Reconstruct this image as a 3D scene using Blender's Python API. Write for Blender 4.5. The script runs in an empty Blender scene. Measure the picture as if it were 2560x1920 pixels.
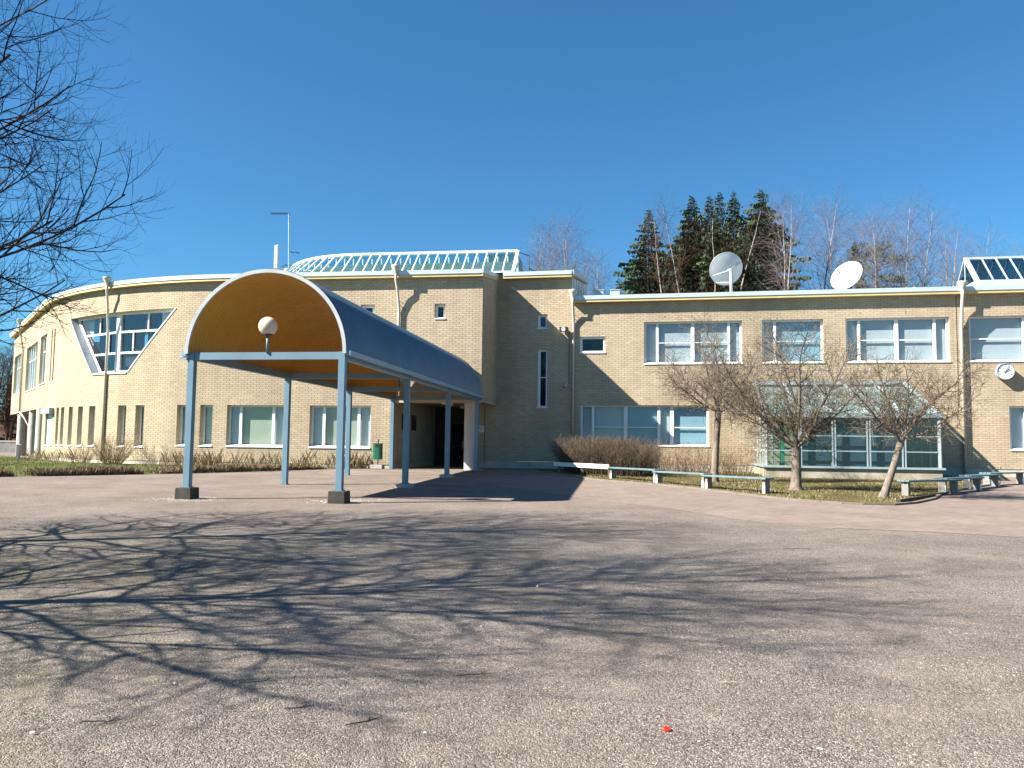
import bpy, bmesh, math, random
from mathutils import Vector, Matrix, noise
rnd = random.Random(7)
R = math.radians
sc = bpy.context.scene
COL = sc.collection

# ------------------------------------------------------------------ camera, sky, sun, exposure
PITCH, ROLL, CAMH = 0.0754, 0.0124, 1.0585
cam_d = bpy.data.cameras.new('camera'); cam = bpy.data.objects.new('camera', cam_d); COL.objects.link(cam)
cam_d.sensor_width = 36.0; cam_d.lens = 2054.84 / 2560 * 36.0
cam_d.clip_start = 0.05; cam_d.clip_end = 3000
fw = Vector((0, math.cos(PITCH), math.sin(PITCH))); up0 = Vector((0, -math.sin(PITCH), math.cos(PITCH))); rt0 = Vector((1, 0, 0))
rt = rt0 * math.cos(ROLL) + up0 * math.sin(ROLL); upv = up0 * math.cos(ROLL) - rt0 * math.sin(ROLL)
m = Matrix((rt, upv, -fw)).transposed().to_4x4(); m.translation = (0, 0, CAMH); cam.matrix_world = m
sc.camera = cam

SUN_AZ, SUN_EL = 195.4, 38.5          # where the sun stands, degrees counter-clockwise from +X
W = bpy.data.worlds.new('World'); sc.world = W; W.use_nodes = True
wn = W.node_tree.nodes; wl = W.node_tree.links
bg = wn['Background']; sky = wn.new('ShaderNodeTexSky'); sky.sky_type = 'NISHITA'; sky.sun_disc = False
sky.sun_elevation = R(SUN_EL); sky.sun_rotation = R(90 - SUN_AZ + 360)
sky.altitude = 0; sky.air_density = 1.0; sky.dust_density = 0.15; sky.ozone_density = 1.6
tint = wn.new('ShaderNodeMix'); tint.data_type = 'RGBA'; tint.blend_type = 'MULTIPLY'; tint.inputs[0].default_value = 1.0
tint.inputs[7].default_value = (0.33, 0.73, 0.98, 1)      # the photograph's deep, clean cyan-blue, the same over the whole sky
wl.new(sky.outputs[0], tint.inputs[6]); wl.new(tint.outputs[2], bg.inputs[0]); bg.inputs[1].default_value = 0.050
sun_d = bpy.data.lights.new('sun', 'SUN'); sun = bpy.data.objects.new('sun', sun_d); COL.objects.link(sun)
sun_d.energy = 5.0; sun_d.angle = R(0.53); sun_d.color = (1.0, 0.93, 0.83)
sd = Vector((math.cos(R(SUN_AZ)) * math.cos(R(SUN_EL)), math.sin(R(SUN_AZ)) * math.cos(R(SUN_EL)), math.sin(R(SUN_EL))))
sun.rotation_euler = sd.to_track_quat('Z', 'Y').to_euler(); sun.location = (-40, -15, 40)
sc.view_settings.view_transform = 'Standard'; sc.view_settings.look = 'None'
sc.view_settings.exposure = 1.70; sc.view_settings.gamma = 1.0; sc.view_settings.use_curve_mapping = False
sc.render.engine = 'CYCLES'
sc.cycles.max_bounces = 8; sc.cycles.transparent_max_bounces = 24; sc.cycles.use_denoising = True
sc.cycles.caustics_reflective = False; sc.cycles.caustics_refractive = False

# ------------------------------------------------------------------ frames of reference
G, YG = 0.0175, 31.8                      # the yard rises gently towards the building, then runs level
def gz(y): return -G * (27.74 - min(y, YG))
KS = 0.909                                # building shrunk about the camera point: nearer and smaller, same outline in view
yA, yB = 0.1481, 0.2019
aA = Vector((math.cos(yA), -math.sin(yA), 0)); bA = Vector((math.sin(yA), math.cos(yA), 0))
aB = Vector((math.cos(yB), -math.sin(yB), 0)); bB = Vector((math.sin(yB), math.cos(yB), 0))
OA = Vector((-7.012, 17.945, 0)); CW = 3.439; DA = 19.3227
FA = OA + bA * DA; XC = 2.829; INN = FA + aA * XC + bA * 3.949
FA = Vector((-3.784, 33.683, 0)); INN = FA + (aA * XC + bA * 3.949) * KS; ZF = 0.0963  # building origin and base height after shrinking about the camera point
def PC(u, s, z): return OA + aA * u + bA * s + Vector((0, 0, z))      # canopy frame
def PA(u, s, z): return FA + (aA * u + bA * s) * KS + Vector((0, 0, z * KS + ZF))      # curved wing frame
def PB(t, s, z): return INN + (aB * t + bB * s) * KS + Vector((0, 0, z * KS + ZF))     # classroom wing frame
U0, RR = -9.0, 20.3
L1 = XC - U0; L2 = RR * math.pi / 4; CS = math.sqrt(.5)
def pathA(l, out=0.0):
    """point and outward normal (A frame u,s) of the curved facade, l metres left of the corner"""
    if l <= L1: u, s, th = XC - l, 0.0, 0.0
    elif l <= L1 + L2:
        th = (l - L1) / RR; u = U0 - RR * math.sin(th); s = RR * (1 - math.cos(th))
    else:
        d = l - L1 - L2; th = math.pi / 4; u = U0 - RR * CS - d * CS; s = RR * (1 - CS) + d * CS
    return u - math.sin(th) * out, s - math.cos(th) * out, th
def WA(l, z, out=0.0):
    u, s, th = pathA(l, out); return PA(u, s, z)
def NA(l):
    th = pathA(l)[2]; return (aA * -math.sin(th) + bA * -math.cos(th))
def WB(t, z, out=0.0): return PB(t, -out, z)

# ------------------------------------------------------------------ object helpers
def link(o, parent=None):
    COL.objects.link(o)
    if parent is not None: o.parent = parent
    return o
def tag(o, label=None, cat=None, group=None, kind=None):
    if label: o['label'] = label
    if cat: o['category'] = cat
    if group: o['group'] = group
    if kind: o['kind'] = kind
    return o
def thing(name, label, cat, loc, rz=0.0, group=None):
    o = bpy.data.objects.new(name, None); o.empty_display_size = .2
    link(o); o.location = loc; o.rotation_euler = (0, 0, rz)
    o['_m'] = 0
    return tag(o, label, cat, group)
def wmat(o):
    m = Matrix.LocRotScale(o.location, o.rotation_euler, o.scale)
    return wmat(o.parent) @ m if o.parent else m
class MB:
    def __init__(self): self.v = []; self.f = []; self.mi = []; self.tone = []
    def add(self, vs, fs, mi=0, tone=None):
        b = len(self.v); self.v.extend(vs)
        for f in fs: self.f.append(tuple(i + b for i in f)); self.mi.append(mi)
        if tone is not None: self.tone.extend([tone] * len(vs))
        return self
    def quad(self, a, b, c, d, mi=0): return self.add([a, b, c, d], [(0, 1, 2, 3)], mi)
    def hexa(self, p, mi=0, tone=None):   # p: 4 bottom, 4 top
        return self.add(p, [(3, 2, 1, 0), (4, 5, 6, 7), (0, 1, 5, 4), (1, 2, 6, 5), (2, 3, 7, 6), (3, 0, 4, 7)], mi, tone)
    def box(self, c, sx, sy, sz, ax=None, ay=None, az=None, mi=0):   # centre, full sizes, axes
        ax = ax or Vector((1, 0, 0)); ay = ay or Vector((0, 1, 0)); az = az or Vector((0, 0, 1))
        c = Vector(c); X = ax * sx / 2; Y = ay * sy / 2; Z = az * sz / 2
        return self.hexa([c - X - Y - Z, c + X - Y - Z, c + X + Y - Z, c - X + Y - Z, c - X - Y + Z, c + X - Y + Z, c + X + Y + Z, c - X + Y + Z], mi)
    def bar(self, p, q, w, h, upx=Vector((0, 0, 1)), mi=0):          # rectangular bar p->q
        p = Vector(p); q = Vector(q); d = (q - p); L = d.length
        if L < 1e-6: return self
        d /= L; s = d.cross(upx)
        if s.length < 1e-4: s = d.cross(Vector((1, 0, 0)))
        s.normalize(); u = s.cross(d)
        return self.box((p + q) / 2, L, w, h, d, s, u, mi)
    def tube(self, pts, rad, n=6, mi=0, cap=True):
        b = len(self.v); k = len(pts)
        if not hasattr(rad, '__len__'): rad = [rad] * k
        prev = None
        for i in range(k):
            t = (pts[min(i + 1, k - 1)] - pts[max(i - 1, 0)])
            if t.length < 1e-9: t = Vector((0, 0, 1))
            t.normalize()
            if prev is None:
                s = t.cross(Vector((0, 0, 1)))
                if s.length < .05: s = t.cross(Vector((1, 0, 0)))
            else: s = prev - t * prev.dot(t)
            if s.length < 1e-6: s = t.orthogonal()
            s.normalize(); prev = s; w = t.cross(s)
            for j in range(n):
                a = 2 * math.pi * j / n
                self.v.append(pts[i] + (s * math.cos(a) + w * math.sin(a)) * rad[i])
        for i in range(k - 1):
            for j in range(n):
                a0 = b + i * n + j; a1 = b + i * n + (j + 1) % n
                self.f.append((a0, a1, a1 + n, a0 + n)); self.mi.append(mi)
        if cap:
            self.f.append(tuple(b + j for j in reversed(range(n)))); self.mi.append(mi)
            self.f.append(tuple(b + (k - 1) * n + j for j in range(n))); self.mi.append(mi)
        return self
    def lathe(self, c, prof, n=24, axis=Vector((0, 0, 1)), mi=0):     # prof: (radius, height)
        axis = axis.normalized(); s = axis.orthogonal().normalized(); w = axis.cross(s); b = len(self.v); c = Vector(c)
        for r, h in prof:
            for j in range(n):
                a = 2 * math.pi * j / n; self.v.append(c + axis * h + (s * math.cos(a) + w * math.sin(a)) * r)
        for i in range(len(prof) - 1):
            for j in range(n):
                a0 = b + i * n + j; a1 = b + i * n + (j + 1) % n
                self.f.append((a0, a1, a1 + n, a0 + n)); self.mi.append(mi)
        return self
    def build(self, name, mat, parent=None, smooth=False, bevel=0.0, label=None, kind=None, own=False):
        me = bpy.data.meshes.new(name)
        if parent is not None:
            inv = wmat(parent).inverted(); vs = [tuple(inv @ Vector(v)) for v in self.v]
        else: vs = [tuple(v) for v in self.v]
        me.from_pydata(vs, [], self.f); me.validate()
        for mm in (mat if isinstance(mat, (list, tuple)) else [mat]): me.materials.append(mm)
        if any(self.mi) and len(me.polygons) == len(self.mi): me.polygons.foreach_set('material_index', self.mi)
        if smooth: me.polygons.foreach_set('use_smooth', [True] * len(me.polygons))
        if self.tone and len(self.tone) == len(me.vertices):
            at = me.attributes.new('tone', 'FLOAT', 'POINT'); at.data.foreach_set('value', self.tone)
        me.update()
        o = bpy.data.objects.new(name, me); link(o, parent)
        if bevel:
            md = o.modifiers.new('bevel', 'BEVEL'); md.width = bevel; md.segments = 2; md.limit_method = 'ANGLE'
        if label: o['label'] = label
        if kind: o['kind'] = kind
        return o
def kids(o): return [c for c in bpy.data.objects if c.parent == o]
def copy_tree(o, parent=None, _ch=None):
    c = o.copy(); COL.objects.link(c)
    if parent is not None: c.parent = parent
    for ch in kids(o):
        if ch != c: copy_tree(ch, c)
    return c

# ------------------------------------------------------------------ materials
MATS = {}
def nt(name):
    m = bpy.data.materials.new(name); m.use_nodes = True; t = m.node_tree; return m, t, t.nodes['Principled BSDF'], t.nodes, t.links
def mat(name, col, rough=.6, metal=0.0, var=.12, scale=3.0, bump=0.0, bscale=40.0, spec=.5, dirt=0.0, coat=0.0):
    if name in MATS: return MATS[name]
    m, t, p, n, l = nt(name)
    tc = n.new('ShaderNodeTexCoord'); no = n.new('ShaderNodeTexNoise'); no.inputs['Scale'].default_value = scale; no.inputs['Detail'].default_value = 6
    l.new(tc.outputs['Object'], no.inputs['Vector'])
    cr = n.new('ShaderNodeValToRGB'); l.new(no.outputs['Fac'], cr.inputs[0])
    c0 = [max(0, c * (1 - var)) for c in col]; c1 = [min(1, c * (1 + var)) for c in col]
    cr.color_ramp.elements[0].position = .3; cr.color_ramp.elements[1].position = .7
    cr.color_ramp.elements[0].color = (*c0, 1); cr.color_ramp.elements[1].color = (*c1, 1)
    out = cr.outputs[0]
    if dirt:
        n2 = n.new('ShaderNodeTexNoise'); n2.inputs['Scale'].default_value = scale * 4.3; n2.inputs['Detail'].default_value = 8; n2.inputs['Roughness'].default_value = .7
        l.new(tc.outputs['Object'], n2.inputs['Vector'])
        r2 = n.new('ShaderNodeValToRGB'); r2.color_ramp.elements[0].position = .52; r2.color_ramp.elements[1].position = .72; l.new(n2.outputs['Fac'], r2.inputs[0])
        mx = n.new('ShaderNodeMix'); mx.data_type = 'RGBA'; mu = n.new('ShaderNodeMath'); mu.operation = 'MULTIPLY'; mu.inputs[1].default_value = dirt
        l.new(r2.outputs[0], mu.inputs[0]); l.new(mu.outputs[0], mx.inputs[0]); l.new(out, mx.inputs[6]); mx.inputs[7].default_value = (.09, .075, .055, 1); out = mx.outputs[2]
    l.new(out, p.inputs['Base Color'])
    p.inputs['Roughness'].default_value = rough; p.inputs['Metallic'].default_value = metal; p.inputs['Specular IOR Level'].default_value = spec
    if bump:
        nb = n.new('ShaderNodeTexNoise'); nb.inputs['Scale'].default_value = bscale; nb.inputs['Detail'].default_value = 5; l.new(tc.outputs['Object'], nb.inputs['Vector'])
        bp = n.new('ShaderNodeBump'); bp.inputs['Strength'].default_value = bump; bp.inputs['Distance'].default_value = .02; l.new(nb.outputs['Fac'], bp.inputs['Height']); l.new(bp.outputs[0], p.inputs['Normal'])
    MATS[name] = m; return m
def glass(name, tint=(.9, .96, .98), trans=.6, rough=.02, reflect=.25):
    """architectural glass: mostly clear, with fresnel reflection; light passes through it"""
    m, t, p, n, l = nt(name); n.remove(p)
    tr = n.new('ShaderNodeBsdfTransparent'); tr.inputs[0].default_value = (*[c * trans for c in tint], 1)
    gl = n.new('ShaderNodeBsdfGlossy'); gl.inputs['Roughness'].default_value = rough; gl.inputs[0].default_value = (.95, .97, 1, 1)
    ge = n.new('ShaderNodeNewGeometry'); dt = n.new('ShaderNodeVectorMath'); dt.operation = 'DOT_PRODUCT'; l.new(ge.outputs['Incoming'], dt.inputs[0]); l.new(ge.outputs['Normal'], dt.inputs[1])
    ab = n.new('ShaderNodeMath'); ab.operation = 'ABSOLUTE'; l.new(dt.outputs['Value'], ab.inputs[0]); om = n.new('ShaderNodeMath'); om.operation = 'SUBTRACT'; om.inputs[0].default_value = 1.0; l.new(ab.outputs[0], om.inputs[1])
    fr = n.new('ShaderNodeMath'); fr.operation = 'POWER'; fr.inputs[1].default_value = 5.0; l.new(om.outputs[0], fr.inputs[0])
    ma = n.new('ShaderNodeMath'); ma.operation = 'MULTIPLY_ADD'; ma.inputs[1].default_value = 1.0 - reflect; ma.inputs[2].default_value = reflect; ma.use_clamp = True
    no = n.new('ShaderNodeTexNoise'); no.inputs['Scale'].default_value = .7; no.inputs['Detail'].default_value = 1; tc = n.new('ShaderNodeTexCoord'); l.new(tc.outputs['Object'], no.inputs['Vector'])
    bp = n.new('ShaderNodeBump'); bp.inputs['Strength'].default_value = .12; bp.inputs['Distance'].default_value = .03; l.new(no.outputs['Fac'], bp.inputs['Height']); l.new(bp.outputs[0], gl.inputs['Normal'])
    l.new(fr.outputs[0], ma.inputs[0]); mx = n.new('ShaderNodeMixShader'); l.new(ma.outputs[0], mx.inputs[0]); l.new(tr.outputs[0], mx.inputs[1]); l.new(gl.outputs[0], mx.inputs[2])
    l.new(mx.outputs[0], n['Material Output'].inputs[0]); MATS[name] = m; return m

def brick_mat():
    m, t, p, n, l = nt('yellow_brick')
    at = n.new('ShaderNodeAttribute'); at.attribute_name = 'tone'
    cr = n.new('ShaderNodeValToRGB'); cr.color_ramp.interpolation = 'LINEAR'
    el = cr.color_ramp.elements; el[0].position = 0; el[0].color = (.375, .298, .198, 1); el[1].position = 1; el[1].color = (.50, .42, .298, 1)
    e = el.new(.5); e.color = (.435, .358, .247, 1)
    l.new(at.outputs['Fac'], cr.inputs[0])
    tc = n.new('ShaderNodeNewGeometry'); no = n.new('ShaderNodeTexNoise'); no.inputs['Scale'].default_value = .35; no.inputs['Detail'].default_value = 5; l.new(tc.outputs['Position'], no.inputs['Vector'])
    # streaks of weather: stretched noise in z
    mp = n.new('ShaderNodeMapping'); mp.inputs['Scale'].default_value = (1.6, 1.6, .12); l.new(tc.outputs['Position'], mp.inputs[0])
    n2 = n.new('ShaderNodeTexNoise'); n2.inputs['Scale'].default_value = 1.0; n2.inputs['Detail'].default_value = 6; l.new(mp.outputs[0], n2.inputs['Vector'])
    ad = n.new('ShaderNodeMath'); ad.operation = 'ADD'; l.new(no.outputs['Fac'], ad.inputs[0]); l.new(n2.outputs['Fac'], ad.inputs[1])
    mr = n.new('ShaderNodeMapRange'); mr.inputs[1].default_value = .7; mr.inputs[2].default_value = 1.3; mr.inputs[3].default_value = .82; mr.inputs[4].default_value = 1.10; l.new(ad.outputs[0], mr.inputs[0])
    mx = n.new('ShaderNodeVectorMath'); mx.operation = 'SCALE'; l.new(cr.outputs[0], mx.inputs[0]); l.new(mr.outputs[0], mx.inputs['Scale'])
    l.new(mx.outputs[0], p.inputs['Base Color']); p.inputs['Roughness'].default_value = .85; p.inputs['Specular IOR Level'].default_value = .25
    nb = n.new('ShaderNodeTexNoise'); nb.inputs['Scale'].default_value = 60; l.new(tc.outputs['Position'], nb.inputs['Vector'])
    bp = n.new('ShaderNodeBump'); bp.inputs['Strength'].default_value = .3; bp.inputs['Distance'].default_value = .01; l.new(nb.outputs['Fac'], bp.inputs['Height']); l.new(bp.outputs[0], p.inputs['Normal'])
    return m
BRICK = brick_mat()
MORTAR = mat('mortar', (.215, .178, .12), .95, var=.1)
REVEAL = mat('brick_reveal', (.37, .32, .23), .9, var=.1, scale=6)
PLINTH = mat('plinth_concrete', (.44, .42, .35), .9, var=.15, scale=1.2, bump=.3, dirt=.2)
WHITE = mat('white_frame_paint', (.78, .78, .76), .45, var=.03)
SILL = mat('sill_metal', (.80, .80, .80), .35, var=.03)
FLASH = mat('roof_flashing', (.50, .57, .60), .38, metal=.25, var=.05)
YEL = mat('yellow_fascia_paint', (.58, .46, .21), .6, var=.06)
SOFF = mat('soffit_paint', (.50, .40, .22), .8, var=.1)
ROOFM = mat('roof_felt', (.33, .36, .38), .7, var=.1)
PIPE = mat('downpipe_cream', (.52, .46, .37), .5, var=.06, dirt=.15)
BLUE = mat('canopy_blue_paint', (.12, .22, .29), .5, var=.08, scale=2, dirt=.12)
CONC = mat('concrete', (.36, .35, .32), .9, var=.2, scale=2, bump=.4, dirt=.3)
DCONC = mat('dark_concrete', (.045, .045, .036), .95, var=.35, scale=5, bump=.6)
BLACK = mat('black', (.012, .012, .014), .5, var=.1)
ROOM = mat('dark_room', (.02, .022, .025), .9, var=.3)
GLASS = glass('window_glass', trans=.95, reflect=.05)
GLASSD = glass('upper_glass', trans=.85, reflect=.10)
GLASSG = glass('conservatory_glass', tint=(.80, .93, .93), trans=.85, reflect=.07)
GLASSR = glass('conservatory_roof_glass', tint=(.80, .95, .95), trans=.85, reflect=.12, rough=.15)
BLIND = mat('blind_pale', (.42, .47, .48), .9, var=.05, scale=1)
BLINDG = mat('blind_beige', (.37, .40, .30), .9, var=.05, scale=1)
BLINDB = mat('blind_blue', (.24, .40, .48), .9, var=.12, scale=.8)
CURT = mat('curtain', (.42, .48, .46), .95, var=.3, scale=9)
GREYP = mat('greyblue_frame', (.27, .345, .38), .45, var=.06, dirt=.1)
GALV = mat('galvanised', (.50, .55, .57), .42, metal=.55, var=.12, scale=5)
CLAD = mat('cream_cladding', (.55, .53, .44), .6, var=.06)

# ------------------------------------------------------------------ ground
def gravel_mat():
    m, t, p, n, l = nt('gravel'); g = n.new('ShaderNodeNewGeometry')
    def noi(s, d=6, r=.6):
        x = n.new('ShaderNodeTexNoise'); x.inputs['Scale'].default_value = s; x.inputs['Detail'].default_value = d; x.inputs['Roughness'].default_value = r; l.new(g.outputs['Position'], x.inputs['Vector']); return x
    def mix(f, a, b):
        x = n.new('ShaderNodeMix'); x.data_type = 'RGBA'
        if hasattr(f, 'name'): l.new(f, x.inputs[0])
        else: x.inputs[0].default_value = f
        for i, c in ((6, a), (7, b)):
            if isinstance(c, tuple): x.inputs[i].default_value = (*c, 1)
            else: l.new(c, x.inputs[i])
        return x.outputs[2]
    def ramp(src, p0, p1):
        r = n.new('ShaderNodeMapRange'); r.inputs[1].default_value = p0; r.inputs[2].default_value = p1; l.new(src, r.inputs[0]); return r.outputs[0]
    v = n.new('ShaderNodeTexVoronoi'); v.inputs['Scale'].default_value = 120; l.new(g.outputs['Position'], v.inputs['Vector'])
    vb = n.new('ShaderNodeTexVoronoi'); vb.inputs['Scale'].default_value = 55; l.new(g.outputs['Position'], vb.inputs['Vector'])
    cr = n.new('ShaderNodeValToRGB'); el = cr.color_ramp.elements
    el[0].position = 0; el[0].color = (.02, .018, .017, 1); el[1].position = 1; el[1].color = (.52, .47, .42, 1)
    for ps, c in ((.25, (.115, .098, .086)), (.5, (.195, .17, .148)), (.78, (.285, .25, .22))):
        e = el.new(ps); e.color = (*c, 1)
    sep = n.new('ShaderNodeSeparateColor'); l.new(v.outputs['Color'], sep.inputs[0]); l.new(sep.outputs[0], cr.inputs[0])
    cr2 = n.new('ShaderNodeValToRGB'); e2 = cr2.color_ramp.elements; e2[0].color = (.07, .06, .052, 1); e2[1].color = (.42, .37, .32, 1)
    sep2 = n.new('ShaderNodeSeparateColor'); l.new(vb.outputs['Color'], sep2.inputs[0]); l.new(sep2.outputs[0], cr2.inputs[0])
    stones = mix(.22, cr.outputs[0], cr2.outputs[0])
    # packed fines fill between the stones in broad worn patches
    big = noi(.45, 6, .62); med = noi(2.2, 6, .65)
    fines = mix(ramp(med.outputs['Fac'], .35, .65), (.205, .170, .138), (.275, .235, .195))
    add = n.new('ShaderNodeMath'); add.operation = 'ADD'; l.new(ramp(big.outputs['Fac'], .42, .62), add.inputs[0]); m2 = n.new('ShaderNodeMath'); m2.operation = 'MULTIPLY'; m2.inputs[1].default_value = .6; l.new(ramp(med.outputs['Fac'], .4, .7), m2.inputs[0]); l.new(m2.outputs[0], add.inputs[1])
    mu = n.new('ShaderNodeMath'); mu.operation = 'MULTIPLY'; mu.inputs[1].default_value = .42; l.new(add.outputs[0], mu.inputs[0])
    c = mix(mu.outputs[0], stones, fines)
    # pinkish tone towards the building, grey-olive where moss grows at the left edge
    sp = n.new('ShaderNodeSeparateXYZ'); l.new(g.outputs['Position'], sp.inputs[0])
    yr = n.new('ShaderNodeMapRange'); yr.inputs[1].default_value = 12; yr.inputs[2].default_value = 20; l.new(sp.outputs[1], yr.inputs[0])
    my = n.new('ShaderNodeMath'); my.operation = 'MULTIPLY'; my.inputs[1].default_value = .55; l.new(yr.outputs[0], my.inputs[0])
    c = mix(my.outputs[0], c, (.27, .215, .182))
    xr = n.new('ShaderNodeMapRange'); xr.inputs[1].default_value = -1.5; xr.inputs[2].default_value = -4.5; l.new(sp.outputs[0], xr.inputs[0])
    mm = n.new('ShaderNodeMath'); mm.operation = 'MULTIPLY'; l.new(xr.outputs[0], mm.inputs[0]); mo = noi(1.3, 7, .7); l.new(ramp(mo.outputs['Fac'], .44, .62), mm.inputs[1])
    ylim = n.new('ShaderNodeMapRange'); ylim.inputs[1].default_value = 13; ylim.inputs[2].default_value = 9; l.new(sp.outputs[1], ylim.inputs[0])
    mm2 = n.new('ShaderNodeMath'); mm2.operation = 'MULTIPLY'; l.new(mm.outputs[0], mm2.inputs[0]); l.new(ylim.outputs[0], mm2.inputs[1])
    mm3 = n.new('ShaderNodeMath'); mm3.operation = 'MULTIPLY'; mm3.inputs[1].default_value = .6; l.new(mm2.outputs[0], mm3.inputs[0])
    c = mix(mm3.outputs[0], c, (.13, .13, .045))
    # broad brightness variation
    lo = noi(.55, 9, .68); mr = n.new('ShaderNodeMapRange'); mr.inputs[1].default_value = .3; mr.inputs[2].default_value = .7; mr.inputs[3].default_value = .64; mr.inputs[4].default_value = 1.02; l.new(lo.outputs['Fac'], mr.inputs[0])
    m1 = noi(28, 3, .8); q1 = n.new('ShaderNodeMapRange'); q1.inputs[1].default_value = .3; q1.inputs[2].default_value = .7; q1.inputs[3].default_value = .80; q1.inputs[4].default_value = 1.18; l.new(m1.outputs['Fac'], q1.inputs[0])
    m2_ = n.new('ShaderNodeMath'); m2_.operation = 'MULTIPLY'; l.new(mr.outputs[0], m2_.inputs[0]); l.new(q1.outputs[0], m2_.inputs[1])
    vs = n.new('ShaderNodeVectorMath'); vs.operation = 'SCALE'; l.new(c, vs.inputs[0]); l.new(m2_.outputs[0], vs.inputs['Scale'])
    l.new(vs.outputs[0], p.inputs['Base Color']); p.inputs['Roughness'].default_value = .92; p.inputs['Specular IOR Level'].default_value = .2
    # relief: stones and the trampled undulation of the yard
    b1 = n.new('ShaderNodeBump'); b1.inputs['Strength'].default_value = 1.0; b1.inputs['Distance'].default_value = .009; b1.invert = True; l.new(v.outputs['Distance'], b1.inputs['Height'])
    b2 = n.new('ShaderNodeBump'); b2.inputs['Strength'].default_value = .5; b2.inputs['Distance'].default_value = .008; b2.invert = True; l.new(vb.outputs['Distance'], b2.inputs['Height']); l.new(b1.outputs[0], b2.inputs['Normal'])
    b3 = n.new('ShaderNodeBump'); b3.inputs['Strength'].default_value = .5; b3.inputs['Distance'].default_value = .05; l.new(noi(4, 6, .7).outputs['Fac'], b3.inputs['Height']); l.new(b2.outputs[0], b3.inputs['Normal'])
    l.new(b3.outputs[0], p.inputs['Normal']); return m
GRAVEL = gravel_mat()
def grid_ground(name, xs, ys, mt, zoff=0.0, und=0.0):
    mb = MB(); nx, ny = len(xs), len(ys)
    for y in ys:
        for x in xs:
            z = gz(y) + zoff
            if und and y < 12.4: z += und * (noise.noise(Vector((x * .35, y * .35, 0))) + .5 * noise.noise(Vector((x * 1.1, y * 1.1, 3)))) * min(1, max(0, (12.4 - y) / 4))
            mb.v.append(Vector((x, y, z)))
    for j in range(ny - 1):
        for i in range(nx - 1):
            k = j * nx + i; mb.f.append((k, k + 1, k + nx + 1, k + nx)); mb.mi.append(0)
    return tag(mb.build(name, mt, smooth=True), kind='structure')
xs = [-400, -120, -60, -30] + [-20 + .4 * i for i in range(101)] + [30, 60, 120, 400]
ys = [-300, -60, -20, -6] + [-2 + .4 * i for i in range(74)] + [28.5, 31.8, 33, 40, 60, 90, 140, 250, 500]
grid_ground('gravel_yard', xs, sorted(set(ys)), GRAVEL, 0, .022)

def drape(name, pts, mt, off, kind='structure', cell=None):
    """polygon laid on the ground, following its slope"""
    bm = bmesh.new(); vs = [bm.verts.new((x, y, 0)) for x, y in pts]; bm.faces.new(vs)
    def cut(co, no):
        bmesh.ops.bisect_plane(bm, geom=bm.verts[:] + bm.edges[:] + bm.faces[:], plane_co=co, plane_no=no)
    cut((0, YG, 0), (0, 1, 0))
    if cell:
        x0 = min(p[0] for p in pts); x1 = max(p[0] for p in pts); y0 = min(p[1] for p in pts); y1 = max(p[1] for p in pts)
        x = x0 + cell
        while x < x1: cut((x, 0, 0), (1, 0, 0)); x += cell
        y = y0 + cell
        while y < y1: cut((0, y, 0), (0, 1, 0)); y += cell
    for v in bm.verts: v.co.z = gz(v.co.y) + off
    bmesh.ops.recalc_face_normals(bm, faces=bm.faces)
    me = bpy.data.meshes.new(name); bm.to_mesh(me); bm.free(); me.materials.append(mt)
    if me.polygons and me.polygons[0].normal.z < 0: me.flip_normals()
    o = bpy.data.objects.new(name, me); link(o); return tag(o, kind=kind)

def paving_mat():
    m, t, p, n, l = nt('paving_blocks'); g = n.new('ShaderNodeNewGeometry')
    mp = n.new('ShaderNodeMapping'); mp.inputs['Rotation'].default_value = (0, 0, -.75); l.new(g.outputs['Position'], mp.inputs[0])
    b = n.new('ShaderNodeTexBrick'); b.inputs['Scale'].default_value = 1; b.inputs['Brick Width'].default_value = .28; b.inputs['Row Height'].default_value = .14; b.inputs['Mortar Size'].default_value = .006
    b.inputs['Color1'].default_value = (.195, .155, .132, 1); b.inputs['Color2'].default_value = (.228, .185, .16, 1); b.inputs['Mortar'].default_value = (.16, .12, .10, 1); l.new(mp.outputs[0], b.inputs['Vector'])
    no = n.new('ShaderNodeTexNoise'); no.inputs['Scale'].default_value = .8; no.inputs['Detail'].default_value = 8; no.inputs['Roughness'].default_value = .7; l.new(g.outputs['Position'], no.inputs['Vector'])
    mr = n.new('ShaderNodeMapRange'); mr.inputs[1].default_value = .3; mr.inputs[2].default_value = .7; mr.inputs[3].default_value = .78; mr.inputs[4].default_value = 1.15; l.new(no.outputs['Fac'], mr.inputs[0])
    mx = n.new('ShaderNodeVectorMath'); mx.operation = 'SCALE'; l.new(b.outputs[0], mx.inputs[0]); l.new(mr.outputs[0], mx.inputs['Scale'])
    n3 = n.new('ShaderNodeTexNoise'); n3.inputs['Scale'].default_value = 3; n3.inputs['Detail'].default_value = 8; l.new(g.outputs['Position'], n3.inputs['Vector'])
    r3 = n.new('ShaderNodeMapRange'); r3.inputs[1].default_value = .5; r3.inputs[2].default_value = .7; r3.inputs[4].default_value = .4; l.new(n3.outputs['Fac'], r3.inputs[0])
    m3 = n.new('ShaderNodeMix'); m3.data_type = 'RGBA'; l.new(r3.outputs[0], m3.inputs[0]); l.new(mx.outputs[0], m3.inputs[6]); m3.inputs[7].default_value = (.24, .195, .165, 1)
    l.new(m3.outputs[2], p.inputs['Base Color']); p.inputs['Roughness'].default_value = .85; p.inputs['Specular IOR Level'].default_value = .25
    bp = n.new('ShaderNodeBump'); bp.inputs['Strength'].default_value = .6; bp.inputs['Distance'].default_value = .008; bp.invert = True; l.new(b.outputs['Fac'], bp.inputs['Height']); l.new(bp.outputs[0], p.inputs['Normal'])
    return m
PAVE = paving_mat()
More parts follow.
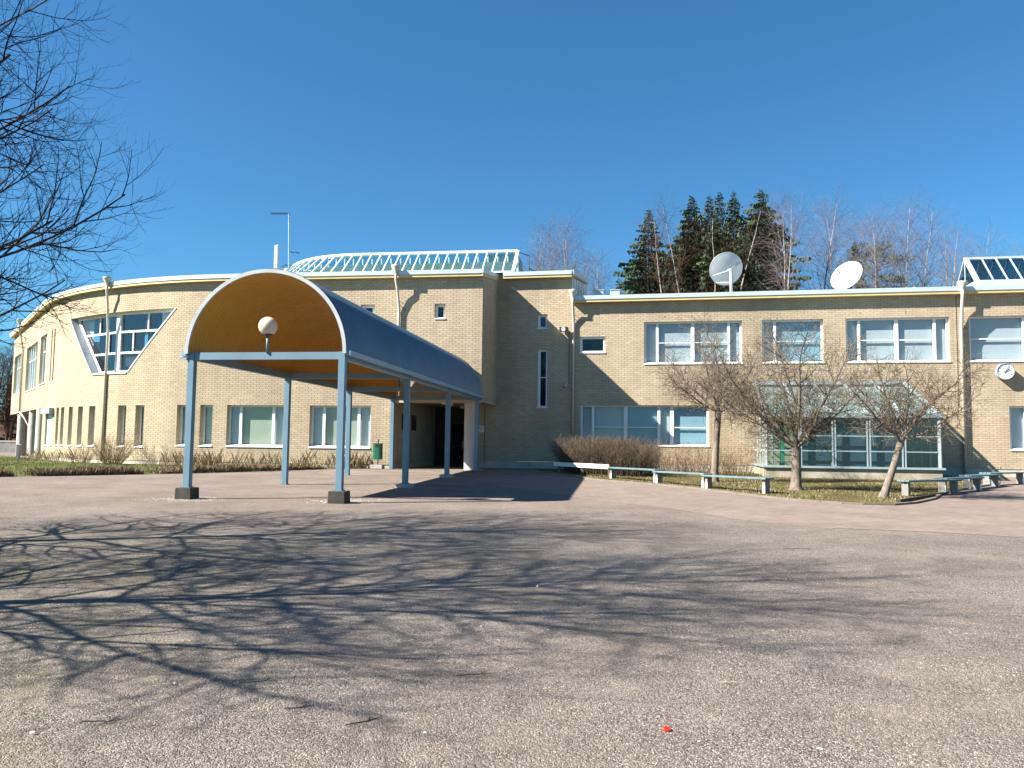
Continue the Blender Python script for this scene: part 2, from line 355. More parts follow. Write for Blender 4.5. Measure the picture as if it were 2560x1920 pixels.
def lawn_mat(name, c0, c1, c2):
    m, t, p, n, l = nt(name); g = n.new('ShaderNodeNewGeometry')
    a = n.new('ShaderNodeTexNoise'); a.inputs['Scale'].default_value = .9; a.inputs['Detail'].default_value = 8; a.inputs['Roughness'].default_value = .7; l.new(g.outputs['Position'], a.inputs['Vector'])
    b = n.new('ShaderNodeTexNoise'); b.inputs['Scale'].default_value = 14; b.inputs['Detail'].default_value = 8; b.inputs['Roughness'].default_value = .75; l.new(g.outputs['Position'], b.inputs['Vector'])
    ad = n.new('ShaderNodeMath'); ad.operation = 'ADD'; l.new(a.outputs['Fac'], ad.inputs[0]); l.new(b.outputs['Fac'], ad.inputs[1])
    mr = n.new('ShaderNodeMapRange'); mr.inputs[1].default_value = .75; mr.inputs[2].default_value = 1.25; l.new(ad.outputs[0], mr.inputs[0])
    cr = n.new('ShaderNodeValToRGB'); el = cr.color_ramp.elements; el[0].color = (*c0, 1); el[1].color = (*c2, 1); e = el.new(.5); e.color = (*c1, 1); l.new(mr.outputs[0], cr.inputs[0])
    l.new(cr.outputs[0], p.inputs['Base Color']); p.inputs['Roughness'].default_value = .95; p.inputs['Specular IOR Level'].default_value = .1
    bp = n.new('ShaderNodeBump'); bp.inputs['Strength'].default_value = .8; bp.inputs['Distance'].default_value = .04; l.new(b.outputs['Fac'], bp.inputs['Height']); l.new(bp.outputs[0], p.inputs['Normal']); return m
LAWNR = lawn_mat('worn_lawn', (.055, .042, .022), (.095, .085, .03), (.16, .13, .06))
LAWNL = lawn_mat('green_lawn', (.05, .055, .015), (.085, .11, .025), (.13, .13, .04))
def PAxy(u, s): v = PA(u, s, 0); return (v.x, v.y)
def PBxy(t, s): v = PB(t, s, 0); return (v.x, v.y)
# brick-paved walk from the porch along the garden to the right
walk = [(-6.9, 29.0), (-5.36, 27.4), (-2.2, 27.5), (-1.3, 25.2), (.1, 22.4), (1.97, 19.37), (3.49, 17.07), (4.34, 14.95), (5.41, 13.85), (6.79, 13.49), (8.2, 12.8), (12, 11.6), (22, 9.5),
        (30, 16), (30, 34), PBxy(29, -.02), PBxy(-.9, -.02), PBxy(-2.5, 5), PAxy(-1.2, 6), PAxy(-1.23, .02), PAxy(-3.2, .02)]
drape('paved_walk', walk, PAVE, .004)
KERB = [(1.25, 32.4), (1.75, 30.2), (2.3, 28.2), (2.76, 26.8), (3.55, 25.7), (4.34, 24.71), (4.95, 23.6), (5.45, 22.42), (5.85, 21.4), (6.17, 20.49), (6.6, 19.6), (7.11, 19.02), (7.5, 18.7), (7.9, 18.52), (8.6, 18.5), (9.31, 19.02), (9.9, 19.7), (10.49, 20.42), (11.6, 22.2), (13.0, 23.9), (14.8, 25.9), (16.2, 27.4)]
GH0, GH1, GHD = 12.3, 18.75, 5.0
lawn = KERB + [(17.2, 29.0), PBxy(20.6, -5), PBxy(20.6, -.05), PBxy(1.9, -.05)]
drape('garden_lawn', lawn, LAWNR, .012, cell=2.0)
# gravel bed band in front of the curved wing
wallpts = [PAxy(*pathA(l, -.1)[:2]) for l in (3.6, 6, 9, 11.8, 14, 16, 18, 20, 22, 24, 26, 28, 30, 33)]
bed = [PAxy(-1.6, -.05), (-6.88, 32.35), (-8.3, 30.77), (-9.58, 29.23), (-11.11, 27.75), (-12.59, 26.63), (-13.96, 25.6), (-15.34, 24.83), (-22, 20.8), (-45, 12), (-80, 20), (-80, 80), (-40, 60)] + list(reversed(wallpts))
drape('grass_strip', bed, LAWNL, .006, cell=3.0)
# concrete kerb round the garden lawn
def strip_solid(name, pts, w, h, mt, off=0.0, inner=1):
    mb = MB(); P = [Vector((x, y, 0)) for x, y in pts]
    for i in range(len(P) - 1):
        p, q = P[i], P[i + 1]; d = (q - p).normalized(); s = Vector((-d.y, d.x, 0)) * w * inner; L = (q - p).length; k = max(1, round(L / 1.0))
        for j in range(k):
            a = p + d * (L * j / k + .006); b = p + d * (L * (j + 1) / k - .006)
            ba, bb = gz(a.y) - .05, gz(b.y) - .05; ta, tb = gz(a.y) + h + off, gz(b.y) + h + off
            mb.hexa([a + Vector((0, 0, ba)), b + Vector((0, 0, bb)), b + s + Vector((0, 0, bb)), a + s + Vector((0, 0, ba)),
                     a + Vector((0, 0, ta)), b + Vector((0, 0, tb)), b + s + Vector((0, 0, tb)), a + s + Vector((0, 0, ta))])
    return mb.build(name, mt)
tag(strip_solid('kerb', KERB, .1, .05, mat('kerb_concrete', (.165, .14, .108), .9, var=.2, scale=2, dirt=.4)), kind='structure')
tag(strip_solid('paving_edge', [(1.0, 20.95), (1.97, 19.37), (3.49, 17.07), (4.34, 14.95), (5.41, 13.85)], .04, .007, mat('edge_stone', (.165, .135, .115), .9, var=.2), inner=-1), kind='structure')

# ------------------------------------------------------------------ school building
school = thing('school_building', 'two-storey yellow brick school with curved left wing, recessed porch and long flat-roofed right wing', 'building', PA(0, 0, 0))
CH, BL = .095, .30
def blocked(rects, zm):
    """openings (u0,u1) crossing height zm"""
    r = []
    for o in rects:
        if callable(o):
            q = o(zm)
            if q: r.append(q)
        elif o[2] < zm < o[3]: r.append((o[0], o[1]))
    return sorted(r)
def free(u0, u1, bl):
    segs = [(u0, u1)]
    for b0, b1 in bl:
        nx = []
        for s0, s1 in segs:
            if b1 <= s0 or b0 >= s1: nx.append((s0, s1)); continue
            if b0 > s0: nx.append((s0, b0))
            if b1 < s1: nx.append((b1, s1))
        segs = nx
    return segs
def brick_wall(fn, u0, u1, z0, z1, rects, name, step=None, rnge=None, proud=.010, single=None, zlow=None, tilt=None):
    """fn(u,z,out)->point. Backing sheet plus bricks standing proud of recessed joints."""
    rg = random.Random(hash(name) % 1000 + 3)
    back = MB(); zs = []; z = z0
    nrow = int(round((z1 - z0) / CH))
    wl = MB(); singles = []
    for r in range(nrow):
        za, zb = z0 + r * CH, z0 + (r + 1) * CH; zm = (za + zb) / 2
        lo, hi = (u0, u1) if rnge is None else rnge(zm)
        bl = blocked(rects, zm)
        for s0, s1 in free(lo, hi, bl):
            k = max(1, int(math.ceil((s1 - s0) / (step or 50))))
            for i in range(k):
                a, b = s0 + (s1 - s0) * i / k, s0 + (s1 - s0) * (i + 1) / k
                back.quad(fn(a, za, 0), fn(b, za, 0), fn(b, zb, 0), fn(a, zb, 0))
        off = (r % 2) * BL / 2; nb0 = math.floor((lo - off) / BL); nb1 = math.ceil((hi - off) / BL)
        for kx in range(nb0, nb1 + 1):
            a, b = kx * BL + off, (kx + 1) * BL + off; a = max(a, lo); b = min(b, hi)
            if b - a < .03: continue
            for s0, s1 in free(a, b, bl):
                if s1 - s0 < .03: continue
                g0 = .0075 if s0 > lo + 1e-6 else 0; g1 = .0075 if s1 < hi - 1e-6 else 0
                j = .0055; pr = proud + rg.uniform(-.0025, .0025); x0, x1 = s0 + g0, s1 - g1
                tone = min(1, max(0, rg.gauss(.5, .15)))
                if single and abs(s1 - s0 - BL) < .001 and single(s0, zm): singles.append((x0, x1, za + j, zb - j, pr, tone)); continue
                vs = [fn(x0, za + j, 0), fn(x1, za + j, 0), fn(x1, zb - j, 0), fn(x0, zb - j, 0), fn(x0, za + j, pr), fn(x1, za + j, pr), fn(x1, zb - j, pr), fn(x0, zb - j, pr)]
                wl.add(vs, [(4, 5, 6, 7), (0, 1, 5, 4), (1, 2, 6, 5), (2, 3, 7, 6), (3, 0, 4, 7)], 0, tone)
    w = back.build('brick_wall', MORTAR, school, label=name)
    wl.build('brick', BRICK, w, kind='stuff')
    return w, singles
def reveals(fn, rects, depth, mt=REVEAL):
    mb = MB()
    for (u0, u1, z0, z1) in rects:
        mb.quad(fn(u0, z0, 0), fn(u0, z1, 0), fn(u0, z1, -depth), fn(u0, z0, -depth))
        mb.quad(fn(u1, z0, 0), fn(u1, z1, 0), fn(u1, z1, -depth), fn(u1, z0, -depth))
        mb.quad(fn(u0, z1, 0), fn(u1, z1, 0), fn(u1, z1, -depth), fn(u0, z1, -depth))
        mb.quad(fn(u0, z0, 0), fn(u1, z0, 0), fn(u1, z0, -depth), fn(u0, z0, -depth))
    return mb
def window(fn, u0, u1, z0, z1, layout, depth=.16, transom=None, blinds=None, flip=False, label=None, frame=.075, framemat=None, glassmat=None, sillout=.05, blinddrop=None, sillh=.05):
    """layout: list of (kind,width) from u0 to u1; kinds f frame/mullion, p pane, w pane with transom. Built between u0..u1; depth = recess of the frame."""
    tot = sum(w for _, w in layout); k = (u1 - u0) / tot
    fmt = framemat or WHITE; gm = glassmat or GLASS
    c = fn((u0 + u1) / 2, 0, 0); X = (fn(u1, 0, 0) - fn(u0, 0, 0)).normalized(); Y = (fn((u0 + u1) / 2, 0, 1) - c).normalized()
    def P(u, z, o):      # flat frame plane through the middle of the opening
        return c + (X * (u - (u0 + u1) / 2) + Y * o + Vector((0, 0, z))) * KS
    rv = reveals(fn, [(u0, u1, z0, z1)], depth + .12)
    root = rv.build('window', REVEAL, school, label=label)
    def fb(mb, a, b, za, zb, o0, o1): mb.hexa([P(a, za, o0), P(b, za, o0), P(b, za, o1), P(a, za, o1), P(a, zb, o0), P(b, zb, o0), P(b, zb, o1), P(a, zb, o1)])
    mb = MB(); zt0, zt1 = z0 + sillh + .02, z1 - frame
    fb(mb, u0, u1, z1 - frame, z1, -depth - .08, -depth); fb(mb, u0, u1, z0, zt0, -depth - .08, -depth)
    x = u0; panes = []
    for i, (kd, w) in enumerate(layout):
        w *= k
        if kd == 'f': fb(mb, x, x + w, zt0, zt1, -depth - .078, -depth + (.012 if 0 < i < len(layout) - 1 else -.004))
        else: panes.append((kd, x, x + w))
        x += w
    mb.build('frame', fmt, root)
    for i, (kd, a, b) in enumerate(panes):
        g = MB(); g.quad(P(a, zt0, -depth - .045), P(b, zt0, -depth - .045), P(b, zt1, -depth - .045), P(a, zt1, -depth - .045)); g.build('pane', gm, root)
        if kd == 'w' and transom:
            q = MB(); zt = z0 + (z1 - z0) * transom; fb(q, a, b, zt - .022, zt + .022, -depth - .06, -depth - .01); q.build('transom', fmt, root)
        bm_ = (blinds[i] if blinds else ROOM)
        if bm_ is None: bm_ = ROOM
        bd = MB(); dd = -depth - .14 if bm_ is not ROOM else -depth - .6
        z_b = zt0 - .02
        if bm_ is not ROOM:
            bd.quad(P(a - .03, z_b, dd), P(b + .03, z_b, dd), P(b + .03, zt1 + .03, dd), P(a - .03, zt1 + .03, dd)); bd.build('blind', bm_, root)
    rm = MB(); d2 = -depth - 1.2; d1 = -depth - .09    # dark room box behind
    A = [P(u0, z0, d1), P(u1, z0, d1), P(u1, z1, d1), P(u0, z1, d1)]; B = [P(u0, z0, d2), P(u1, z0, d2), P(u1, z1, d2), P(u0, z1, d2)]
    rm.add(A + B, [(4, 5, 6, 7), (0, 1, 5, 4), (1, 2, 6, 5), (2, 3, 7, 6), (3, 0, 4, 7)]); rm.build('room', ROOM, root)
    s = MB()   # sloping sill
    s.hexa([P(u0 - .02, z0 - .035, -depth), P(u1 + .02, z0 - .035, -depth), P(u1 + .02, z0 - .055, sillout), P(u0 - .02, z0 - .055, sillout),
            P(u0 - .02, z0 + sillh + .02, -depth + .004), P(u1 + .02, z0 + sillh + .02, -depth + .004), P(u1 + .02, z0 - .012, sillout), P(u0 - .02, z0 - .012, sillout)])
    s.build('sill', SILL, root)
    return root
ZA = .15; ZB = .32
def za(k): return ZA + CH * k
def zb_(k): return ZB + CH * k
# --- openings of the curved facade (l, metres left of the corner)
low = [(5.10, 8.0), (9.25, 12.06), (12.8, 13.44), (14.09, 14.70), (16.68, 17.22), (17.88, 18.44), (20.25, 20.80), (21.42, 21.90), (22.49, 22.96), (23.57, 24.0), (24.33, 24.72)]
lowr = [(a, b, za(8 if i < 4 else 7), za(28)) for i, (a, b) in enumerate(low)]
roller = (25.35, 27.0, za(7), za(26))
sq = [(1.72, 2.21, za(70), za(77)), (5.03, 5.69, za(71), za(77))]
upw = [(28.0, 30.7, za(44), za(74)), (32.0, 37.4, za(43), za(73)), (39.6, 44.6, za(44), za(73))]
slit = [(25.68, 25.90, za(44), za(74)), (26.30, 26.52, za(44), za(74))]
TZ0, TZ1 = za(45), za(77)
def trap(z):
    if not TZ0 < z < TZ1: return None
    f = (z - TZ0) / (TZ1 - TZ0); return (17.97 + (15.07 - 17.97) * f, 20.69 + (23.31 - 20.69) * f)
LOWEND, TIP = 28.2, 45.6
porch = (4.06 - 4.06, 4.06, -1, za(31))            # under the cantilevered box: l 0..4.06
EAVEZ = 8.80
def fnA(l, z, out): return WA(l, z, out)
wA, _ = brick_wall(fnA, 0, TIP, ZA, za(91), lowr + [roller] + sq + upw + slit + [trap, (-.1, 4.06, -1, za(31)), (LOWEND, 60, -1, za(29))], 'sunlit curved brick wall of the left wing', step=.5)
pl = MB()
for i in range(50):
    l0 = 4.06 + (LOWEND - 4.06) * i / 50; l1 = 4.06 + (LOWEND - 4.06) * (i + 1) / 50
    pl.quad(WA(l0, -.25, -.015), WA(l1, -.25, -.015), WA(l1, ZA - .004, -.015), WA(l0, ZA - .004, -.015))
    pl.quad(WA(l0, ZA, -.015), WA(l1, ZA, -.015), WA(l1, ZA, .0), WA(l0, ZA, .0))
pl.build('plinth', PLINTH, school)
F_, N_, M_ = .085, .43, .115
lay3 = [('f', .08), ('p', .42), ('f', .12), ('p', 1.4), ('f', .12), ('p', .42), ('f', .08)]
window(fnA, low[0][0], low[0][1], lowr[0][2], lowr[0][3], lay3, .2, blinds=[BLIND, BLINDG, BLIND], label='ground floor window left of the porch')
window(fnA, low[1][0], low[1][1], lowr[1][2], lowr[1][3], lay3, .2, blinds=[BLIND, BLINDG, BLIND])
for i in range(2, 11):
    window(fnA, low[i][0], low[i][1], lowr[i][2], lowr[i][3], [('f', .07), ('p', .4), ('f', .07)], .24, blinds=[BLIND])
for q in sq: window(fnA, *q, [('f', .13), ('p', .27), ('f', .10)], .2, frame=.12)
lay5 = [('f', .08)] + [('p', .6), ('f', .07)] * 3 + [('p', .6), ('f', .08)]
for q, n_ in zip(upw, (2, 5, 5)):
    lay = [('f', .1)]
    for i in range(n_): lay += [('w', 1.0), ('f', .1)]
    window(fnA, *q, lay, .14, transom=.68, blinds=[CURT] * n_, glassmat=GLASSD)
for q in slit: reveals(fnA, [q], .3).quad(WA(q[0], q[2], -.28), WA(q[1], q[2], -.28), WA(q[1], q[3], -.28), WA(q[0], q[3], -.28)).build('wall_slit', mat('slit_brick', (.30, .20, .12), .9), school)
# roller shutter
rs = MB(); rs.quad(WA(27.0, roller[2], -.1), WA(25.35, roller[2], -.1), WA(25.35, roller[3], -.1), WA(27.0, roller[3], -.1)); rt_ = rs.build('roller_shutter', GALV, school, label='closed grey roller shutter at the left end of the lower wall')
k = 0
z = roller[2] + .02
while z < roller[3] - .05:
    s_ = MB(); s_.hexa([WA(26.95, z, -.1), WA(25.4, z, -.1), WA(25.4, z, -.075), WA(26.95, z, -.075), WA(26.95, z + .07, -.1), WA(25.4, z + .07, -.1), WA(25.4, z + .06, -.085), WA(26.95, z + .06, -.085)]); s_.build('slat', mat('shutter_slat', (.55, .60, .62), .5), rt_); z += .09
reveals(fnA, [roller], .12).build('shutter_reveal', REVEAL, school)
sb = MB(); sb.hexa([WA(27.15, roller[3] - .12, .0), WA(25.15, roller[3] - .12, .0), WA(25.15, roller[3] - .12, .26), WA(27.15, roller[3] - .12, .26), WA(27.15, roller[3] + .2, .0), WA(25.15, roller[3] + .2, .0), WA(25.15, roller[3] + .2, .26), WA(27.15, roller[3] + .2, .26)])
sb.build('shutter_box', GREYP, rt_, bevel=.02)
ss = MB(); ss.hexa([WA(27.05, roller[2] - .05, 0), WA(25.3, roller[2] - .05, 0), WA(25.3, roller[2] - .05, .06), WA(27.05, roller[2] - .05, .06), WA(27.05, roller[2], 0), WA(25.3, roller[2], 0), WA(25.3, roller[2], .06), WA(27.05, roller[2], .06)]); ss.build('sill', SILL, rt_)

# --- inverted trapezoid window, two glazed halves meeting at a white pillar
def trap_window():
    zt, zb2 = TZ1, TZ0; dep = .30
    lL = lambda z: trap(min(max(z, zb2 + 1e-4), zt - 1e-4))[1]; lR = lambda z: trap(min(max(z, zb2 + 1e-4), zt - 1e-4))[0]
    root_mb = MB()   # metal surround on the slanted jambs, sill and head
    n = 16
    for i in range(n):
        z0 = zb2 + (zt - zb2) * i / n; z1 = zb2 + (zt - zb2) * (i + 1) / n
        for f, sg in ((lL, 1), (lR, -1)):
            a0, a1 = f(z0), f(z1)
            root_mb.quad(WA(a0, z0, .03), WA(a1, z1, .03), WA(a1, z1, -dep - .1), WA(a0, z0, -dep - .1))
            root_mb.quad(WA(a0 + sg * .10, z0, .035), WA(a1 + sg * .10, z1, .035), WA(a1, z1, .035), WA(a0, z0, .035))
            root_mb.quad(WA(a0 + sg * .10, z0, .035), WA(a1 + sg * .10, z1, .035), WA(a1 + sg * .10, z1, 0), WA(a0 + sg * .10, z0, 0))
    m_ = 14
    for i in range(m_):
        a0 = lR(zt) + (lL(zt) - lR(zt)) * i / m_; a1 = lR(zt) + (lL(zt) - lR(zt)) * (i + 1) / m_
        root_mb.quad(WA(a0, zt, 0), WA(a1, zt, 0), WA(a1, zt, -dep - .1), WA(a0, zt, -dep - .1), 1)
        b0 = lR(zb2) + (lL(zb2) - lR(zb2)) * i / m_; b1 = lR(zb2) + (lL(zb2) - lR(zb2)) * (i + 1) / m_
        root_mb.quad(WA(b0, zb2 + .02, .06), WA(b1, zb2 + .02, .06), WA(b1, zb2 + .10, -dep), WA(b0, zb2 + .10, -dep))
        root_mb.quad(WA(b0, zb2 + .02, .06), WA(b1, zb2 + .02, .06), WA(b1, zb2 - .05, .06), WA(b0, zb2 - .05, .06))
    root = root_mb.build('trapezoid_window', [mat('trap_surround', (.60, .66, .70), .4, metal=.2, var=.06), REVEAL], school, label='large upside-down trapezoid window on the curved wall')
    pc = 19.03; pw = .13    # central pillar
    p = MB(); p.hexa([WA(pc + pw, zb2, -dep - .1), WA(pc - pw, zb2, -dep - .1), WA(pc - pw, zb2, -dep + .07), WA(pc + pw, zb2, -dep + .07), WA(pc + pw, zt, -dep - .1), WA(pc - pw, zt, -dep - .1), WA(pc - pw, zt, -dep + .07), WA(pc + pw, zt, -dep + .07)])
    p.bar(WA(pc - pw - .02, zb2 + .05, -dep + .05), WA(pc - pw - .02, zt, -dep + .05), .04, .05, bA); p.bar(WA(pc + pw + .02, zb2 + .05, -dep + .05), WA(pc + pw + .02, zt, -dep + .05), .04, .05, bA)
    p.build('pillar', WHITE, root)
    t1, t2 = 6.50, 5.45
    for side in (0, 1):
        e = lL if side else lR; s0 = pc + pw if side else pc - pw
        A = lambda z: e(z) - (.16 if side else -.16)
        X0, X1 = WA(s0, 0, -dep), WA(lL(zt) if side else lR(zt), 0, -dep); L_ = abs((lL(zt) if side else lR(zt)) - s0)
        def Q(l, z, o=0.0):
            f = abs(l - s0) / L_; b = X0.lerp(X1, f); nn = NA(s0); return b + nn * o + Vector((0, 0, z * KS))
        fr = MB()
        fr.bar(Q(A(zb2), zb2, -.02), Q(A(zt), zt, -.02), .11, .08, bA)                # slanted stile
        fr.bar(Q(s0, zt - .05, 0), Q(A(zt), zt - .05, 0), .08, .10); fr.bar(Q(s0, zb2 + .08, 0), Q(A(zb2), zb2 + .08, 0), .08, .12)
        fr.build('frame', WHITE, root)
        for tz in (t1, t2):
            q = MB(); q.bar(Q(s0, tz, .02), Q(A(tz), tz, .02), .08, .09); q.build('transom', WHITE, root)
        ml = [(17.05, t1, zt), (18.03, t2, t1)] if not side else [(20.85, t1, zt), (19.95, t2, t1)]
        for lm, z0, z1 in ml:
            q = MB(); q.bar(Q(lm, z0 + .05, .01), Q(lm, z1 - .05, .01), .055, .06, bA); q.build('mullion', WHITE, root)
        bands = [(t1, zt, ml[0][0]), (t2, t1, ml[1][0]), (zb2, t2, None)]
        for z0, z1, lm in bands:
            cuts = [s0, lm] if lm else [s0]
            g = MB()
            if lm: g.quad(Q(s0, z0, -.03), Q(lm, z0, -.03), Q(lm, z1, -.03), Q(s0, z1, -.03)); g.build('pane', GLASSD, root); g = MB()
            b0 = lm if lm else s0
            g.quad(Q(b0, z0, -.03), Q(A(z0), z0, -.03), Q(A(z1), z1, -.03), Q(b0, z1, -.03)); g.build('pane', GLASSD, root)
        cu = MB(); e1 = A(zt); e0 = e1 + (1.3 if not side else -1.1)     # gathered curtain at the outer edge
        zc0 = t2 - .3
        for i in range(14):
            x0 = e0 + (e1 - e0) * i / 14; x1 = e0 + (e1 - e0) * (i + 1) / 14
            d0 = -.28 + .03 * (i % 2); d1 = -.28 + .03 * ((i + 1) % 2)
            cu.quad(Q(x0, zc0, d0), Q(x1, zc0, d1), Q(x1, zt, d1), Q(x0, zt, d0))
        cu.build('curtain', mat('sheer_curtain', (.62, .68, .66), .9, var=.15, scale=10), root)
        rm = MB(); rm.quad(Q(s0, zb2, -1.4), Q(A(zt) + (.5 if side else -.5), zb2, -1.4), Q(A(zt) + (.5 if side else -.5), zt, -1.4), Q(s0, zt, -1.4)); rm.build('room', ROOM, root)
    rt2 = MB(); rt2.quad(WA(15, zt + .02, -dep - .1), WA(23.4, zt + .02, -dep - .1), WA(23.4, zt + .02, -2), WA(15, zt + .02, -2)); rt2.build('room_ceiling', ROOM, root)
trap_window()

# --- upper wing over the open undercroft: soffit, end wall, round columns
so = MB()
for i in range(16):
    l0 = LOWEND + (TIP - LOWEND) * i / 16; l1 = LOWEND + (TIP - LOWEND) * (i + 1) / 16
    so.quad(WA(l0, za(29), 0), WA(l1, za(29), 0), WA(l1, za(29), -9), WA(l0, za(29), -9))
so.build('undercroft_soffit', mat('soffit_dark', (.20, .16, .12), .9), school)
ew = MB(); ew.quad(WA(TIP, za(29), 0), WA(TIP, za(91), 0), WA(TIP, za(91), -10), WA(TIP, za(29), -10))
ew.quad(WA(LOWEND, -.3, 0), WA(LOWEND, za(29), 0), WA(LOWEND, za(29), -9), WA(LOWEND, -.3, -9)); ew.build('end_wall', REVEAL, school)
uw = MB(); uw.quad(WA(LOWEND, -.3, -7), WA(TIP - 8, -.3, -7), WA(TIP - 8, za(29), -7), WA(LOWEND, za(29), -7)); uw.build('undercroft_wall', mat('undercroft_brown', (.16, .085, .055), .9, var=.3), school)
for i in range(8):
    st = MB(); st.box(WA(31.5, -.02 + .17 * i + .085, -3.4 - .3 * i), 2.7, .28, .155, (WA(32, 0) - WA(31, 0)).normalized(), NA(31)); st.build('step', mat('step_concrete', (.24, .22, .19), .9), school)
for l, o in ((41.25, -.35), (34.9, -.35), (28.75, -.05)):
    c = MB(); c.lathe(WA(l, -.3, o), [(.28, 0), (.28, (za(29) + .3) * KS)], 24); c.build('column', mat('column_concrete', (.45, .43, .38), .85, var=.15, scale=3, bump=.2), school, smooth=True)

# --- cantilevered box over the porch: side wall, soffit, lintel, round column, porch walls
def fnS(s, z, out): return PA(XC + out, s, z)          # right-hand side of the box
def fnSr(s, z, out): return PA(XC + out, 4.0 - s, z)
bw, _ = brick_wall(fnSr, 0.02, 3.99, za(31), za(91), [], 'shaded side wall of the projecting box', step=None)
gab = MB(); gab.add([PA(XC, 0, za(91)), PA(XC, 4.3, za(91)), PA(XC, 4.3, 9.5), PA(XC, 0, 8.85)], [(0, 1, 2, 3)]); gab.build('gable_infill', REVEAL, school)
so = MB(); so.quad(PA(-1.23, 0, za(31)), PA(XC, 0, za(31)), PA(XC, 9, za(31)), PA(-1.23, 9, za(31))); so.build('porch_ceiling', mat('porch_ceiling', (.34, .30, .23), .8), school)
tr_ = MB(); tr_.box(PA(.8, .10, za(31) - .07), 4.06 * KS, .16, .12, aA, bA); tr_.bar(PA(XC - .03, .1, za(31) - .04), PA(XC - .03, 4.0, za(31) - .04), .1, .06); tr_.build('porch_lintel', mat('lintel_paint', (.45, .40, .30), .7), school)
def fnP(s, z, out): return PA(-1.23 + out, s, z)
pw, _ = brick_wall(lambda s, z, o: PA(-1.23 + o, 9 - s, z), 0, 9.0, ZA, za(31), [(4.9, 5.9, za(17), za(25)), (6.9, 7.6, za(17), za(25))], 'shaded brick wall inside the porch')
ppl = MB(); ppl.quad(PA(-1.245, 0, -.1), PA(-1.245, 9, -.1), PA(-1.245, 9, ZA), PA(-1.245, 0, ZA)); ppl.build('plinth', PLINTH, school)
for s0 in (3.1, 1.4):
    b_ = MB(); w_ = 1.0 if s0 > 2 else .7
    b_.quad(PA(-1.29, s0 - .3, za(16)), PA(-1.29, s0 + w_ + .3, za(16)), PA(-1.29, s0 + w_ + .3, za(26)), PA(-1.29, s0 - .3, za(26))); b_.build('porch_window', BLACK, school)
cl = MB(); cl.lathe(PA(2.30, .42, -.1), [(.28, 0), (.28, (za(31) + .1) * KS)], 28); cl.build('column', mat('porch_column', (.50, .47, .42), .8, var=.08), school, smooth=True)
# back of the porch: dark glazed doors, the unlit depth put into the wall's near-black colour
bd = MB(); bd.quad(PA(-1.3, 8.0, -.1), PA(XC + .5, 8.0, -.1), PA(XC + .5, 8.0, za(31)), PA(-1.3, 8.0, za(31))); bd.build('porch_back_wall', mat('porch_unlit_black', (.018, .018, .02), .5), school)
for i in range(4):
    u = -.3 + i * .85; d = MB()
    for x in (u, u + .76): d.bar(PA(x, 7.93, 0), PA(x, 7.93, 2.3), .07, .07, bA)
    for z in (.06, 1.0, 2.27): d.bar(PA(u, 7.93, z), PA(u + .76, 7.93, z), .06, .08)
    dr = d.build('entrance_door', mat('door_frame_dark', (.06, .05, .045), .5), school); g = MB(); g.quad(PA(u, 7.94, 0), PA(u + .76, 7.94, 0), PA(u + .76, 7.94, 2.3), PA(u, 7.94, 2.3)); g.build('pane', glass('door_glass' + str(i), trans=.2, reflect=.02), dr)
    hn = MB(); hn.bar(PA(u + .66, 7.86, .9), PA(u + .66, 7.86, 1.3), .03, .03, bA); hn.build('handle', GALV, dr)
for (u, s) in ((.9, 1.1), (.75, 3.0), (1.6, 3.0), (1.9, 5.2), (.9, 5.2)):
    lp = MB(); lp.lathe(PA(u, s, za(31) - .16), [(.001, 0), (.12, .02), (.16, .08), (.12, .15), (.12, .16)], 14); lp.build('ceiling_lamp', mat('lamp_white', (.6, .6, .55), .5), school, smooth=True)

# --- classroom wing and tall recess (B frame)
horw = (4.15, 5.37, zb_(56), zb_(64)); sqw = (2.04, 2.52, zb_(69), zb_(76)); tallw = (2.05, 2.56, zb_(28), zb_(58))
UW = [(7.24, 11.76), (12.66, 15.37), (16.34, 20.70), (21.51, 26.0)]
UWr = [(a, b, zb_(50), zb_(71)) for a, b in UW]
LWr = [(4.18, 10.23, zb_(9), zb_(29)), (23.02, 26.2, zb_(9), zb_(29))]
def fnB(t, z, out): return WB(t, z, out)
def rngB(z): return (-1.15, 3.75) if z > 8.15 else (-1.15, 30.0)
GHW = (GH0 + .1, GH1 - .1, -1, 1.5)
cand = lambda t, z: False
nsing = []
def single(t, z):
    if 20.9 < t < 23.6 and 2.2 < z < 5.05 and len(nsing) < 298: nsing.append(1); return True
    return False
wB, sing = brick_wall(fnB, -1.15, 30.0, ZB, zb_(97), [horw, sqw, tallw] + UWr + LWr, 'long brick wall of the classroom wing with the shadowed tall recess', rnge=rngB, single=single)
# the bricks that show largest, each an object of its own (shared meshes)
proto = []
for q in range(6):
    mb = MB(); L_ = (BL - .015) / 2; H_ = (CH - .011) / 2; d = .0105
    vs = [Vector((-L_, 0, -H_)), Vector((L_, 0, -H_)), Vector((L_, 0, H_)), Vector((-L_, 0, H_)), Vector((-L_, -d, -H_)), Vector((L_, -d, -H_)), Vector((L_, -d, H_)), Vector((-L_, -d, H_))]
    mb.add(vs, [(4, 5, 6, 7), (0, 1, 5, 4), (1, 2, 6, 5), (2, 3, 7, 6), (3, 0, 4, 7)], 0, .25 + .10 * q)
    me = bpy.data.meshes.new('brick'); me.from_pydata([tuple(v) for v in mb.v], [], mb.f); me.materials.append(BRICK)
    at = me.attributes.new('tone', 'FLOAT', 'POINT'); at.data.foreach_set('value', mb.tone); proto.append(me)
inv = wmat(wB).inverted(); rotB = Matrix.Rotation(-yB, 4, 'Z')
